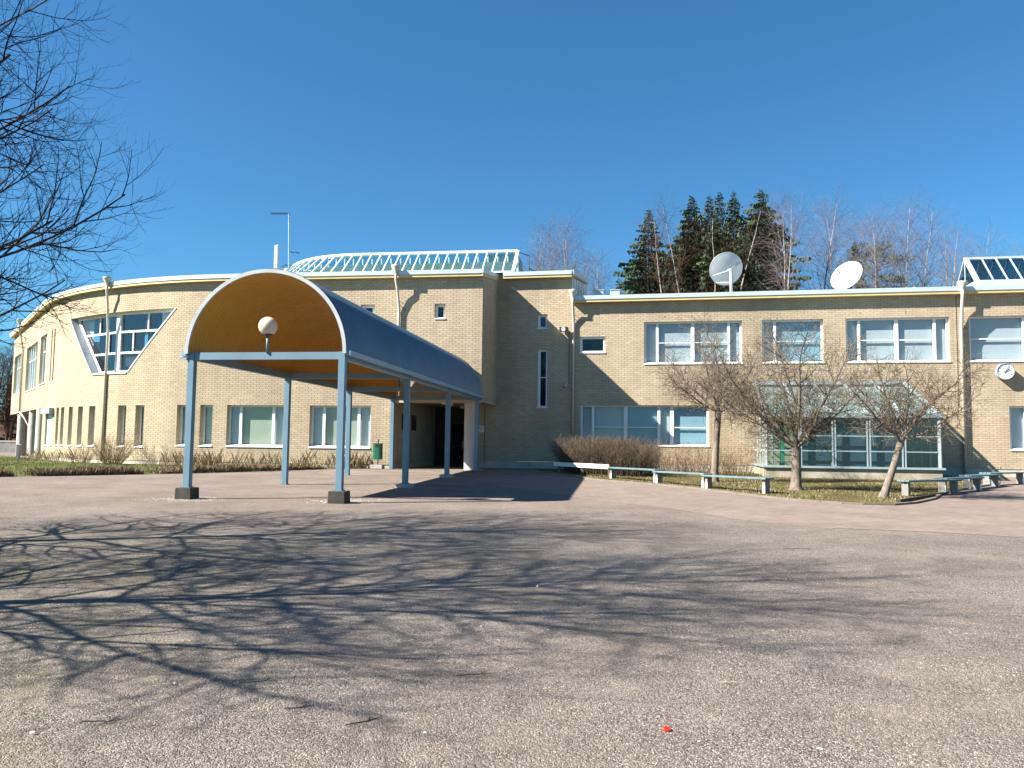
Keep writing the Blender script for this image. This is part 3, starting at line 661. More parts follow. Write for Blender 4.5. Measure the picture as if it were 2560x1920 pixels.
for (x0, x1, z0, z1, pr, tone) in sing:
    o = bpy.data.objects.new('brick', proto[min(5, max(0, int(tone * 6)))]); link(o, wB)
    mw = inv @ Matrix.Translation(WB((x0 + x1) / 2, (z0 + z1) / 2, 0)) @ rotB @ Matrix.Scale(KS, 4); o.matrix_local = mw
pl = MB(); pl.quad(WB(-1.15, -.2, -.015), WB(30, -.2, -.015), WB(30, ZB - .006, -.015), WB(-1.15, ZB - .006, -.015)); pl.quad(WB(-1.15, ZB, -.015), WB(30, ZB, -.015), WB(30, ZB, 0), WB(-1.15, ZB, 0)); pl.build('plinth', PLINTH, school)
for (t_, z0, z1) in ((-.55, .2, 3.0), (21.0, 3.0, 8.0)):
    e_ = MB(); e_.bar(WB(t_, z0, .013), WB(t_, z1, .013), .025, .006, bB); e_.build('expansion_joint', BLACK, school)
layL = [('f', .1), ('p', .44), ('f', .12), ('w', 1.5), ('f', .17), ('w', 1.5), ('f', .12), ('p', .44), ('f', .1)]
window(fnB, *UWr[0], layL, .15, transom=.5, blinds=[BLIND, BLIND, BLIND, BLIND], label='leftmost wide upper window of the right wing')
window(fnB, *UWr[1], [('f', .1), ('p', .42), ('f', .12), ('w', 1.97), ('f', .1)], .15, transom=.5, blinds=[BLIND, BLINDB])
window(fnB, *UWr[2], layL, .15, transom=.5, blinds=[BLIND, BLIND, BLIND, BLIND])
window(fnB, *UWr[3], [('f', .1), ('w', 2.1), ('f', .17), ('p', .44), ('f', .12), ('w', 1.5), ('f', .1)], .15, transom=.5, blinds=[BLIND, None, BLIND])
window(fnB, *LWr[0], [('f', .1), ('p', .44), ('f', .12), ('w', 1.4), ('f', .17), ('w', 1.4), ('f', .13), ('p', .45), ('f', .17), ('w', 1.5), ('f', .1)], .15, transom=.45, blinds=[BLIND, BLIND, BLINDB, BLIND, BLINDB], label='long ground floor window behind the twiggy hedge')
window(fnB, *LWr[1], [('f', .1), ('p', .5), ('f', .14), ('w', 1.6), ('f', .14), ('p', .5), ('f', .1)], .15, transom=.45, blinds=[BLIND, BLIND, BLIND])
window(fnB, *horw, [('f', .1), ('p', 1.0), ('f', .1)], .1, frame=.1)
window(fnB, *sqw, [('f', .13), ('p', .27), ('f', .10)], .14, frame=.12)
tw = window(fnB, *tallw, [('f', .14), ('w', .27), ('f', .10)], .14, transom=.51, frame=.12)
for (t_, z_) in ((4.6, 3.2), (6.0, 3.2), (8.2, 7.3), (9.5, 7.3), (17.0, 7.3), (18.9, 7.3), (22.6, .37), (24.2, 7.3)):
    w_ = MB(); w_.box(WB(t_, z_, .012), .02, .004, .085, aB, bB); w_.build('weep_hole', BLACK, school)
pt = MB(); pt.box(WB(23.45, 4.28, .012), 1.3, .008, .95, aB, bB); pt.build('brick_patch', mat('patch_board', (.345, .285, .185), .9), school, label='square patch on the wall behind the clock')

# --- roofs, fascias and flashings
def eave(fn, us, zy, out, name, closed=False):
    """yellow fascia board with a metal flashing above it along a wall; zy underside of board"""
    y = MB(); f = MB(); s = MB()
    for i in range(len(us) - 1):
        a, b = us[i], us[i + 1]
        y.hexa([fn(a, zy, out - .04), fn(b, zy, out - .04), fn(b, zy, out), fn(a, zy, out), fn(a, zy + .13, out - .04), fn(b, zy + .13, out - .04), fn(b, zy + .13, out), fn(a, zy + .13, out)])
        f.hexa([fn(a, zy + .13, out - .06), fn(b, zy + .13, out - .06), fn(b, zy + .12, out + .035), fn(a, zy + .12, out + .035), fn(a, zy + .33, out - .06), fn(b, zy + .33, out - .06), fn(b, zy + .31, out + .03), fn(a, zy + .31, out + .03)])
        s.quad(fn(a, zy + .01, -.05), fn(b, zy + .01, -.05), fn(b, zy + .01, out - .02), fn(a, zy + .01, out - .02))
    y.build('fascia_board', YEL, school); f.build('roof_flashing', FLASH, school); s.build('soffit', SOFF, school)
lsA = [-.05 + (TIP + .55) * i / 70 for i in range(71)]
eave(fnA, lsA, 8.65, .28, 'left')
eave(fnB, [3.72, 12, 20.9], 8.05, .33, 'wing'); eave(fnB, [20.9, 26, 31], 8.05, .33, 'wing')
eave(fnB, [.35, 3.76], 9.32, .33, 'tall')
sd_ = MB(); sd_.hexa([PA(XC, -.3, 8.65), PA(XC + .05, -.3, 8.65), PA(XC + .05, 4.1, 9.30), PA(XC, 4.1, 9.30), PA(XC, -.3, 8.79), PA(XC + .05, -.3, 8.79), PA(XC + .05, 4.1, 9.42), PA(XC, 4.1, 9.42)]); sd_.build('fascia_board', YEL, school)
sd_ = MB(); sd_.hexa([PA(XC, -.32, 8.79), PA(XC + .08, -.32, 8.79), PA(XC + .08, 4.1, 9.42), PA(XC, 4.1, 9.42), PA(XC, -.32, 8.98), PA(XC + .08, -.32, 8.98), PA(XC + .08, 4.1, 9.62), PA(XC, 4.1, 9.62)]); sd_.build('roof_flashing', FLASH, school)
ro = MB()
for i in range(len(lsA) - 1):
    a, b = lsA[i], lsA[i + 1]
    if i < 18: ro.quad(WA(a, 8.96, .28), WA(b, 8.96, .28), WA(b, 10.3, -9), WA(a, 10.3, -9))
    else: ro.quad(WA(a, 8.96, .28), WA(b, 8.96, .28), WA(b, 9.6, -9), WA(a, 9.6, -9))
ro.quad(PA(XC, 0, 8.95), PA(XC, 9, 10.3), PA(XC - .2, 9, 10.3), PA(XC - .2, 0, 8.95))
ro.quad(PB(-.5, -.3, 9.63), PB(3.76, -.3, 9.63), PB(3.76, 6.3, 10.5), PB(-.5, 6.3, 10.5))
ro.quad(PB(3.72, -.33, 8.36), PB(31, -.33, 8.36), PB(31, 12, 9.5), PB(3.72, 12, 9.5)); ro.quad(PB(3.72, 12, 9.5), PB(31, 12, 9.5), PB(31, 12, 0), PB(3.72, 12, 0))
ro.build('roof', ROOFM, school)
# panelled right-hand end of the tall block above the wing roof
sg = MB(); sg.quad(PB(3.74, .02, 8.2), PB(3.74, 6.2, 8.2), PB(3.74, 6.2, 10.3), PB(3.74, .02, 9.45)); sp_ = sg.build('clad_end_wall', CLAD, school)
for i in range(6):
    s_ = MB(); s_.bar(PB(3.755, .5 + i * 1.1, 8.2), PB(3.755, .5 + i * 1.1, 9.45 + .137 * (i * 1.1 + .5)), .03, .02, aB); s_.build('seam', FLASH, sp_)
s_ = MB(); s_.bar(PB(3.80, -.33, 9.55), PB(3.80, 6.3, 10.42), .14, .2); s_.build('edge_flashing', FLASH, sp_)
s_ = MB(); s_.bar(PB(3.78, -.3, 9.40), PB(3.78, 6.3, 10.27), .08, .12); s_.build('fascia_board', YEL, sp_)
for i in range(14):
    s_ = MB(); f = .3 + i * .42; s_.box(PB(3.80, f, 9.40 + .132 * f), .06, .16, .06, aB, bB); s_.build('rafter_end', BLACK, sp_)
s_ = MB(); s_.box(PB(3.80, 2.9, 8.52), .12, 6.2 * KS, .4, aB, bB); s_.build('upstand', FLASH, sp_)

# --- rain pipes with hoppers
def downpipe(P, z_top, zbend, zend, out_top, out_wall, rad=.055, dx=0.0):
    """P(du,z,out)"""
    mb = MB(); pts = [P(0, z_top - .1, out_top), P(0, z_top - .45, out_top), P(dx * .5, (z_top + zbend) / 2, (out_top + out_wall) / 2), P(dx, zbend + .15, out_wall + .01), P(dx, zbend, out_wall), P(dx, zend, out_wall)]
    mb.tube(pts, rad, 12); root = mb.build('downpipe', PIPE, school, smooth=True)
    h = MB(); c = P(0, z_top - .18, out_top); h.lathe(c, [(.07, 0), (.075, .08), (.19, .26), (.20, .34), (.19, .35)], 16); h.build('hopper', PIPE, root, smooth=True)
    for z in (zbend - .05, (zbend + zend) / 2, zend + .5):
        k_ = MB(); k_.bar(P(dx - .09, z, out_wall), P(dx + .09, z, out_wall), .03, .05); k_.tube([P(dx, z, out_wall), P(dx, z, 0)], .012, 5); k_.build('clip', GALV, root)
    br = MB(); zz = zbend + .35; br.tube([P(dx * .9, zz + .15, (out_top * .3 + out_wall * .7)), P(dx + .25, zz, 0)], .01, 5); br.tube([P(dx * .9, zz, out_wall), P(dx + .3, zz - .3, 0)], .01, 5); br.build('stay', BLACK, root)
    return root
downpipe(lambda d, z, o: WB(3.84 + d, z, o), 8.42, 7.0, .15, .42, .10, .055)
downpipe(lambda d, z, o: WB(21.15 + d, z, o), 8.36, 6.4, .08, .42, .12, .065)
downpipe(lambda d, z, o: PA(-1.12 + d, -o, z), 8.98, 7.1, 3.3, .40, .10, .055, dx=.1)
downpipe(lambda d, z, o: WA(19.2 + d, z, o), 8.98, 6.6, .05, .40, .08, .055, dx=.22)
downpipe(lambda d, z, o: WA(38.9 + d, z, o), 8.98, 7.0, 2.9, .40, .10, .055)
dd = MB(); dd.tube([WA(38.9, 2.95, .1), WA(38.6, 2.5, -.2), WA(38.1, 2.0, -.4), WA(38.0, -.2, -.4)], .055, 10); dd.build('downpipe', PIPE, school, smooth=True)
wj = MB(); wj.box(PA(-1.21, -.02, 4.2), .10, .1, 2.4, aA, bA); wj.build('wall_cable_cover', WHITE, school)

# ------------------------------------------------------------------ left roof skylight
def skylight_left():
    t = thing('roof_skylight', 'long lean-to glass skylight with curved left end on the left wing roof', 'skylight', PA(-1, 2.9, 9.3))
    UE = -5.2
    FS, TS, FZ, TZ = 4.7, 6.25, 9.93, 11.30; UR = 3.48; RC = 6.0
    def cur(l, S, r):          # l: metres left from right end
        u = UR - l
        if u >= UE: return (u, S)
        th = min((UE - u) / RC, 1.25); cs = TS + RC
        rr = cs - S
        return (UE - rr * math.sin(th), cs - rr * math.cos(th))
    LT = UR - UE + RC * 1.12; n = 29
    def F(l, z=FZ): u, s = cur(l, FS, 0); return PA(u, s, z)
    def T(l, z=TZ): u, s = cur(l, TS, 0); return PA(u, s, z)
    def Bk(l, z): u, s = cur(l, TS + .08, 0); return PA(u, s, z)
    SW = mat('skylight_white', (.70, .76, .78), .4)
    c = MB(); rg_ = MB()
    for i in range(n * 2):
        a, b = LT * i / (n * 2), LT * (i + 1) / (n * 2)
        c.hexa([F(a, 9.4) + NA(0) * .06, F(b, 9.4) + NA(0) * .06, F(b, 9.4) - NA(0) * .05, F(a, 9.4) - NA(0) * .05, F(a, FZ) + NA(0) * .06, F(b, FZ) + NA(0) * .06, F(b, FZ) - NA(0) * .05, F(a, FZ) - NA(0) * .05])
        rg_.hexa([T(a, TZ - .02) + NA(0) * .05, T(b, TZ - .02) + NA(0) * .05, T(b, TZ - .02) - NA(0) * .12, T(a, TZ - .02) - NA(0) * .12, T(a, TZ + .10) + NA(0) * .05, T(b, TZ + .10) + NA(0) * .05, T(b, TZ + .10) - NA(0) * .12, T(a, TZ + .10) - NA(0) * .12])
    c.build('curb', SW, t); rg_.build('ridge', SW, t)
    GL = glass('skylight_glass', tint=(.85, .95, .97), trans=.92, reflect=.03)
    mint = mat('mint_panel', (.50, .66, .58), .6, var=.06); w_ = mat('skylight_bar', (.74, .78, .78), .4)
    for i in range(n + 1):
        l = LT * i / n
        m_ = MB(); m_.bar(F(l) + NA(0) * .03, T(l) + NA(0) * .03, .05, .07); m_.build('rafter', w_, t)
        if i < n:
            l2 = LT * (i + 1) / n; g = MB(); g.quad(F(l), F(l2), T(l2), T(l)); g.build('pane', GL, t)
        p_ = MB(); p_.bar(Bk(l, FZ - .3), Bk(l, TZ), .06, .06, bA); p_.build('post', mint, t)
    bk = MB()
    for i in range(n):
        a, b = LT * i / n, LT * (i + 1) / n
        bk.quad(Bk(a, 9.5), Bk(b, 9.5), Bk(b, 10.70), Bk(a, 10.70)); bk.quad(Bk(a, 10.70), Bk(b, 10.70), Bk(b, 10.70) + NA(0) * .25, Bk(a, 10.70) + NA(0) * .25)
    bk.build('back_panel', mint, t)
    for i in range(n):
        a, b = LT * i / n, LT * (i + 1) / n
        g = MB(); g.quad(Bk(a, 10.70), Bk(b, 10.70), Bk(b, TZ), Bk(a, TZ)); g.build('back_pane', GL, t)
    e = MB(); e.bar(F(-.03) + NA(0) * .05, T(-.03) + NA(0) * .05, .14, .10); e.bar(T(0), PA(UR + .03, TS, 9.7), .08, .08, bA); e.build('end_frame', w_, t)
    # ribbed metal housing behind the right end
    h = MB(); s0, s1 = TS + .15, TS + 2.7; x1, x0 = UR, UR - 1.7
    h.add([PA(x1, s0, 9.7), PA(x1, s1, 9.9), PA(x1, s1 - .9, 11.15), PA(x1, s0, 11.22), PA(x0, s0, 9.7), PA(x0, s1, 9.9), PA(x0, s1 - .9, 11.15), PA(x0, s0, 11.22)], [(0, 1, 2, 3), (4, 7, 6, 5), (1, 5, 6, 2), (2, 6, 7, 3), (0, 3, 7, 4)]); ho = h.build('housing', GALV, t)
    for i in range(8):
        s = s0 + .1 + i * .3; r_ = MB(); r_.bar(PA(x1 + .02, s, 9.7), PA(x1 + .02, s, 11.1 if s < s1 - .9 else 11.1 - (s - s1 + .9) * 1.3), .05, .04, aA); r_.build('rib', GALV, ho)
    ld = MB(); k = .022
    for (u, s, z0, z1) in ((x1 + .25, s1 + .2, 10.0, 11.75), (x1 + .95, s1 + .9, 10.0, 11.6)): ld.tube([PA(u, s, z0), PA(u, s, z1)], k, 6)
    ld.tube([PA(x1 - .3, s1 - .8, 11.75), PA(x1 + .25, s1 + .2, 11.75)], k, 6)
    for za_, zb2_ in ((11.0, 10.85), (10.55, 10.45)): ld.tube([PA(x1 + .25, s1 + .2, za_), PA(x1 + .95, s1 + .9, zb2_)], k, 6)
    ld.tube([PA(x1 - .2, s1 - .3, 10.8), PA(x1 + .25, s1 + .2, 10.8)], k, 6)
    ld.build('guard_rail', BLACK, t)
skylight_left()
def skylight_right():
    t = thing('ridge_skylight', 'ridged glass skylight with a triangular gable end at the right of the low roof', 'skylight', PB(24, 3, 8.8))
    t0, t1 = 22.36, 31.0; s0, s1, sm = 1.5, 4.5, 3.0; z0, zr = 8.92, 10.32
    w_ = mat('skylight_grey', (.50, .57, .60), .4, metal=.2); GL = glass('ridge_glass', tint=(.55, .78, .85), trans=.55, reflect=.10)
    c = MB(); c.box(PB((t0 + t1) / 2, s0, 8.72), (t1 - t0) * KS, .1, .36, aB, bB); c.box(PB((t0 + t1) / 2, s1, 8.72), (t1 - t0) * KS, .1, .36, aB, bB); c.box(PB(t0, sm, 8.72), .1, 3.0 * KS, .36, aB, bB); c.box(PB((t0 + t1) / 2, s0 - .2, 8.62), (t1 - t0 - .3) * KS, .3, .2, aB, bB); c.build('curb', FLASH, t)
    r = MB(); r.bar(PB(t0 - .05, sm, zr), PB(t1, sm, zr), .12, .09); r.build('ridge', w_, t)
    n = 14; dt = (t1 - t0 - .15) / n
    for i in range(n + 1):
        x = t0 + .12 + dt * i
        for sa in (s0, s1):
            m_ = MB(); m_.bar(PB(x, sa, z0), PB(x, sm, zr), .05, .07); m_.build('rafter', w_, t)
            if i < n: g = MB(); g.quad(PB(x, sa, z0), PB(x + dt, sa, z0), PB(x + dt, sm, zr), PB(x, sm, zr)); g.build('pane', GL, t)
    e = MB(); e.bar(PB(t0, s0, z0), PB(t0, sm, zr), .10, .12); e.bar(PB(t0, s1, z0), PB(t0, sm, zr), .05, .06); e.bar(PB(t0, s0, z0), PB(t0, s1, z0), .07, .08); e.bar(PB(t0, sm, z0), PB(t0, sm, zr), .04, .04, aB); e.bar(PB(t0, s0, z0), PB(t1, s0, z0), .08, .09); e.build('gable_frame', w_, t)
    for sa in (s0, s1):
        g = MB(); g.add([PB(t0, sa, z0), PB(t0, sm, z0), PB(t0, sm, zr)], [(0, 1, 2)]); g.build('gable_pane', GL, t)
    q = MB(); q.quad(PB(t0, s0, 8.7), PB(t1, s0, 8.7), PB(t1, s1, 8.7), PB(t0, s1, 8.7)); q.build('well', mat('well_dark', (.05, .08, .09), .9), t)
skylight_right()

# ------------------------------------------------------------------ conservatory (glass annexe in the garden)
def conservatory():
    t = thing('conservatory', 'glazed lean-to conservatory on a concrete base behind the garden trees', 'conservatory', PB((GH0 + GH1) / 2, -GHD / 2, 0))
    zs, ze, zw = .40, 2.42, 4.08; n = 5; dt = (GH1 - GH0) / n; fm = GREYP; D = GHD
    b = MB(); hb = zs - .06
    b.box(PB((GH0 + GH1) / 2, -D, hb / 2 - .1), (GH1 - GH0 + .1) * KS, .16, (hb + .2) * KS, aB, bB); b.box(PB(GH0, -D / 2, hb / 2 - .1), .16, (D - .2) * KS, (hb + .2) * KS, aB, bB); b.box(PB(GH1, -D / 2, hb / 2 - .1), .16, (D - .2) * KS, (hb + .2) * KS, aB, bB); b.build('base', mat('stained_concrete', (.34, .31, .24), .95, var=.3, scale=1.5, bump=.3, dirt=.55), t)
    s = MB(); s.box(PB((GH0 + GH1) / 2, -D - .03, zs - .02), (GH1 - GH0 + .3) * KS, .26, .07, aB, bB); s.box(PB(GH0 - .03, -D / 2, zs - .02), .24, (D - .3) * KS, .068, aB, bB); s.box(PB(GH1 + .03, -D / 2, zs - .02), .24, (D - .3) * KS, .068, aB, bB); s.build('sill', fm, t)
    f = MB(); f.box(PB((GH0 + GH1) / 2, -D, ze + .02), (GH1 - GH0 + .24) * KS, .2, .16, aB, bB); f.box(PB((GH0 + GH1) / 2, -.06, zw), (GH1 - GH0 + .1) * KS, .12, .2, aB, bB); f.build('eave_beam', fm, t)
    zr = [zs, zs + .62, zs + 1.22, ze - .06]
    for i in range(n + 1):
        x = GH0 + dt * i
        for dx in ((-.05, .05) if 0 < i < n else (0,)):
            p = MB(); p.bar(PB(x + dx, -D, zs), PB(x + dx, -D, ze - .05), .045 if dx else .12, .07, bB); p.build('post', fm, t)
        r = MB(); r.bar(PB(x, -D - .05, ze + .08), PB(x, -.05, zw + .03), .09, .08); r.build('rafter', mat('rafter_pale', (.34, .41, .43), .4), t)
        if i < n:
            for k in range(3):
                g = MB(); g.quad(PB(x + .05, -D, zr[k]), PB(x + dt - .05, -D, zr[k]), PB(x + dt - .05, -D, zr[k + 1]), PB(x + .05, -D, zr[k + 1])); g.build('pane', GLASSG, t)
                if k: h = MB(); h.bar(PB(x + .06, -D - .01, zr[k]), PB(x + dt - .06, -D - .01, zr[k]), .05, .035); h.build('glazing_bar', fm, t)
            m_ = 3
            for k in range(m_):
                f0, f1 = k / m_, (k + 1) / m_
                g = MB(); q = lambda X, ff: PB(X, -D + D * ff, ze + .06 + (zw - ze - .06) * ff)
                g.quad(q(x, f0), q(x + dt, f0), q(x + dt, f1), q(x, f1)); g.build('roof_pane', GLASSR, t)
    for ff in (0.02, .33, .66, .95):
        u = MB(); u.bar(PB(GH0, -D + D * ff, ze + .10 + (zw - ze - .06) * ff), PB(GH1, -D + D * ff, ze + .10 + (zw - ze - .06) * ff), .22 if ff in (.02, .95) else .13, .05); u.build('purlin', mat('purlin_metal', (.42, .50, .54), .35, metal=.2), t)
    for X in (GH0, GH1):           # the two side walls
        for k in range(4):
            y0, y1 = -D + D * k / 4, -D + D * (k + 1) / 4
            p = MB(); zt = ze + (zw - ze) * k / 4; p.bar(PB(X, y0, zs), PB(X, y0, zt), .06 if k else .10, .06, aB); p.build('side_post', mat('side_frame', (.42, .44, .41), .5), t)
            zt1 = ze + (zw - ze) * (k + 1) / 4
            g = MB(); g.quad(PB(X, y0, zs), PB(X, y1, zs), PB(X, y1, zt1), PB(X, y0, zt)); g.build('side_pane', GLASSG, t)
        for z in zr[1:]:
            h = MB(); h.bar(PB(X, -D, z), PB(X, 0, z), .03, .05); h.build('side_bar', mat('side_frame', (.42, .44, .41), .5), t)
    fl = MB(); fl.quad(PB(GH0, -D + .1, .3), PB(GH1, -D + .1, .3), PB(GH1, 0, .3), PB(GH0, 0, .3)); fl.build('floor', mat('conservatory_floor', (.25, .24, .20), .8), t)
    # roller blinds drawn behind the three middle bays
    for i in range(1, 4):
        x = GH0 + dt * i; bl = MB(); bl.quad(PB(x + .08, -D + .25, zs), PB(x + dt - .08, -D + .25, zs), PB(x + dt - .08, -D + .25, ze), PB(x + .08, -D + .25, ze)); bl.build('blind', mat('blind_slate', (.035, .065, .095), .8, var=.25, scale=1.2), t)
    bw = MB(); bw.quad(PB(GH0 + .05, -D + .15, ze + .02), PB(GH1 - .05, -D + .15, ze + .02), PB(GH1 - .05, -.1, zw - .12), PB(GH0 + .05, -.1, zw - .12)); bw.build('sky_sheen_sheet', mat('sky_sheen_sheet', (.44, .54, .52), .9, var=.15, scale=2), t)  # added pale sheet below the roof panes, its colour imitates reflected sky
    # things seen through the end bays: a green door leaf, a stair flight, shelves
    d = MB(); d.box(PB(GH0 + .75, -D + 1.3, 1.2), .16, .3, 1.9, aB, bB); d.build('green_panel', mat('green_panel', (.03, .22, .12), .6), t)
    for k in range(6):
        q = MB(); q.box(PB(GH0 + 1.05, -D + 1.2 + .25 * k, .55 + .28 * k), .9, .28, .05, aB, bB); q.build('stair_tread', mat('tread_grey', (.12, .13, .12), .8), t)
    q = MB(); q.tube([PB(GH0 + .35, -D + 1, .4), PB(GH0 + .35, -D + 1, 2.0)], .03, 6); q.tube([PB(GH0 + .25, -D + 1, 1.5), PB(GH0 + .9, -D + 1.6, 1.0)], .03, 6); q.build('stand', GREYP, t)
    for k in range(3):
        q = MB(); q.box(PB(GH1 - .75, -D + 1.2, .75 + .5 * k), .8, .35, .04, aB, bB); q.build('shelf', mat('shelf_grey', (.20, .21, .19), .7), t)
    for (x, z, r) in ((GH1 - .95, .87, .14), (GH1 - .6, 1.35, .16), (GH1 - .9, 1.86, .12)):
        q = MB(); q.lathe(PB(x, -D + 1.2, z - .08), [(.01, 0), (r * .7, 0), (r, .14), (r * .9, .16)], 12); q.build('pot', mat('pot_grey', (.28, .28, .24), .8), t)
conservatory()

# ------------------------------------------------------------------ entrance canopy
def canopy():
    t = thing('entrance_canopy', 'long barrel-vaulted entrance canopy, corrugated blue-grey outside and yellow inside, on blue posts', 'canopy', PC(CW / 2, 7.5, 0))
    S = [0, 5.05, 10.085, 15.175]; zbm = 3.016; s_end = 15.80; s0 = -.12
    for i, s in enumerate(S):
        for u in (0, CW):
            p = PC(u, s, 0); g0 = gz(p.y); blk = .0
            if i == 0: blk = .25
            elif i < 3 and u > 0: blk = .10
            c = MB(); c.bar(PC(u, s, g0 + (blk if blk else -.03)), PC(u, s, zbm - .001), .145, .145, aA); c.build('post', BLUE, t, bevel=.006)
            fl = MB(); fl.box(PC(u, s, g0 + blk + .012), .19, .19, .018, aA, bA); fl.build('foot_plate', BLUE, t)
            if blk:
                w = .38 if i == 0 else .44
                b = MB(); b.hexa([PC(u - w / 2, s - w / 2, g0 - .1), PC(u + w / 2, s - w / 2, g0 - .1), PC(u + w / 2, s + w / 2, g0 - .1), PC(u - w / 2, s + w / 2, g0 - .1)] + [PC(u - w * .47, s - w * .47, g0 + blk), PC(u + w * .47, s - w * .47, g0 + blk), PC(u + w * .47, s + w * .47, g0 + blk), PC(u - w * .47, s + w * .47, g0 + blk)])
                b.build('footing_block', DCONC if i == 0 else CONC, t, bevel=.012)
        b = MB(); b.bar(PC(.073, s, zbm - .08), PC(CW - .073, s, zbm - .08), .10, .157); b.build('cross_beam', BLUE, t)
        if i: h = MB(); h.bar(PC(CW / 2, s, zbm), PC(CW / 2, s, zbm + 1.72), .06, .06, aA); h.build('king_post', BLUE, t)
    for u in (0, CW):
        b = MB(); b.bar(PC(u, s0 + .05, zbm - .085 + .0), PC(u, s_end, zbm - .085), .12, .16); b.build('side_beam', BLUE, t)
        q = MB(); sg = 1 if u else -1; q.bar(PC(u + sg * .14, s0, zbm - .03), PC(u + sg * .14, s_end, zbm - .03), .13, .10); q.build('gutter', mat('gutter_blue', (.20, .33, .42), .45), t)
    # corrugated vault, outer and inner skin
    cu, rad = CW / 2, CW / 2 + .06; na = 36; pitch = .15; ns = int((s_end - s0) / pitch * 8)
    OUT = mat('vault_outer', (.11, .165, .21), .36, metal=.2, var=.10, scale=1.2, dirt=.06)
    INN_ = mat('vault_inner_yellow', (.50, .26, .026), .55, var=.07, scale=1.0)
    for nm, rr, mt_ in (('vault_outer', rad + .045, OUT), ('vault_inner', rad, INN_)):
        mb = MB()
        for j in range(ns + 1):
            s = s0 + (s_end - s0) * j / ns; w = .026 * math.cos(2 * math.pi * (s - s0) / pitch)
            for i in range(na + 1):
                a = math.pi * i / na; r = rr + w; mb.v.append(PC(cu - r * math.cos(a), s, zbm - .04 + r * math.sin(a) * 1.0))
        for j in range(ns):
            for i in range(na):
                k = j * (na + 1) + i; mb.f.append((k, k + 1, k + na + 2, k + na + 1)); mb.mi.append(0)
        mb.build(nm, mt_, t, smooth=True)
    for s, nm in ((s0 - .01, 'front'), (s_end + .01, 'rear')):
        mb = MB(); 
        for i in range(na):
            a0, a1 = math.pi * i / na, math.pi * (i + 1) / na
            def q(a, r, ds): return PC(cu - r * math.cos(a), s + ds, zbm - .04 + r * math.sin(a))
            mb.hexa([q(a0, rad - .02, -.02), q(a1, rad - .02, -.02), q(a1, rad - .02, .03), q(a0, rad - .02, .03), q(a0, rad + .06, -.02), q(a1, rad + .06, -.02), q(a1, rad + .06, .03), q(a0, rad + .06, .03)])
        mb.build('arch_trim', mat('arch_trim', (.42, .46, .47), .4), t)
canopy()
lg = thing('globe_lamp', 'cream globe lamp on a short blue stem at the middle of the canopy front beam', 'lamp', PC(1.755, -.06, 3.016))
q = MB(); q.tube([PC(1.755, -.06, 3.0), PC(1.755, -.06, 3.40)], .03, 12); q.build('stem', BLUE, lg, smooth=True)
q = MB(); q.lathe(PC(1.755, -.06, 3.37), [(.05, 0), (.11, .01), (.11, .04), (.06, .05)], 20); q.build('collar', BLACK, lg)
q = MB(); rr = .205; q.lathe(PC(1.755, -.06, 3.40 + rr - .03), [(max(.001, rr * math.sin(math.pi * i / 20)), -rr * math.cos(math.pi * i / 20)) for i in range(21)], 32); q.build('globe', mat('opal_globe', (.62, .56, .42), .25, var=.02), lg, smooth=True)
fd = thing('floodlight', 'small flat floodlight sticking out at the left corner of the canopy beam', 'floodlight', PC(-.12, -.02, 2.9))
q = MB(); q.box(PC(-.17, -.02, 2.89), .18, .16, .06, (aA + Vector((0, 0, -.25))).normalized(), bA); q.build('housing', GREYP, fd, bevel=.01)
q = MB(); q.bar(PC(-.02, -.02, 2.88), PC(-.12, -.02, 2.88), .04, .04); q.build('bracket', BLACK, fd)

# ------------------------------------------------------------------ wall fixtures
ck = thing('wall_clock', 'round grey-rimmed wall clock showing five past two under the upper right windows', 'clock', WB(22.82, 4.57, .2))
cN = -bB; cc = WB(22.82, 4.575, .0)
q = MB(); q.lathe(cc, [(.001, .04), (.315, .04), (.328, .08), (.328, .28), (.31, .29), (.302, .265)], 40, cN); q.build('case', mat('clock_case', (.30, .36, .42), .4), ck, smooth=False)
q = MB(); q.lathe(cc, [(.001, .262), (.306, .262)], 40, cN); q.build('dial', mat('clock_dial', (.62, .70, .76), .4, var=.02), ck)
def dialp(ang, r, d=.27): a = R(ang); return cc + cN * d + (aB * math.sin(a) + Vector((0, 0, 1)) * math.cos(a)) * r
for ang, ln, w in ((62, .18, .032), (30, .265, .02)):
    q = MB(); q.bar(dialp(ang + 180, .08, .275 + w * .3), dialp(ang, ln, .275 + w * .3), w, .004, cN); q.build('hand', BLACK, ck)
rotM = Matrix((aB, Vector((0, 0, 1)), cN)).transposed()
for h in range(1, 13):
    cu_ = bpy.data.curves.new('numeral', 'FONT'); cu_.body = str(h); cu_.size = .09; cu_.align_x = 'CENTER'; cu_.align_y = 'CENTER'; cu_.extrude = .001; cu_.materials.append(mat('numeral_dark', (.03, .05, .09), .5))
    to = bpy.data.objects.new('tmp', cu_); me_ = bpy.data.meshes.new_from_object(to); bpy.data.objects.remove(to); o = bpy.data.objects.new('numeral', me_); link(o, ck); o.matrix_local = wmat(ck).inverted() @ (Matrix.Translation(dialp(h * 30, .242, .268)) @ rotM.to_4x4())
ls = thing('wall_loudspeaker', 'black rectangular horn loudspeaker on a white bracket near the wing corner', 'loudspeaker', WB(3.4, 6.75, .3))
q = MB(); c = WB(3.38, 6.74, .34)
q.hexa([c + aB * x * w + Vector((0, 0, z * h)) - bB * d for (w, h, d) in ((.10, .07, -.24), (.185, .115, .0)) for (x, z) in ((-1, -1), (1, -1), (1, 1), (-1, 1))]); q.build('housing', mat('speaker_white', (.62, .60, .55), .5), ls)
q = MB(); q.box(c - bB * .02, .36, .03, .22, aB, bB); q.build('front', BLACK, ls, bevel=.02)
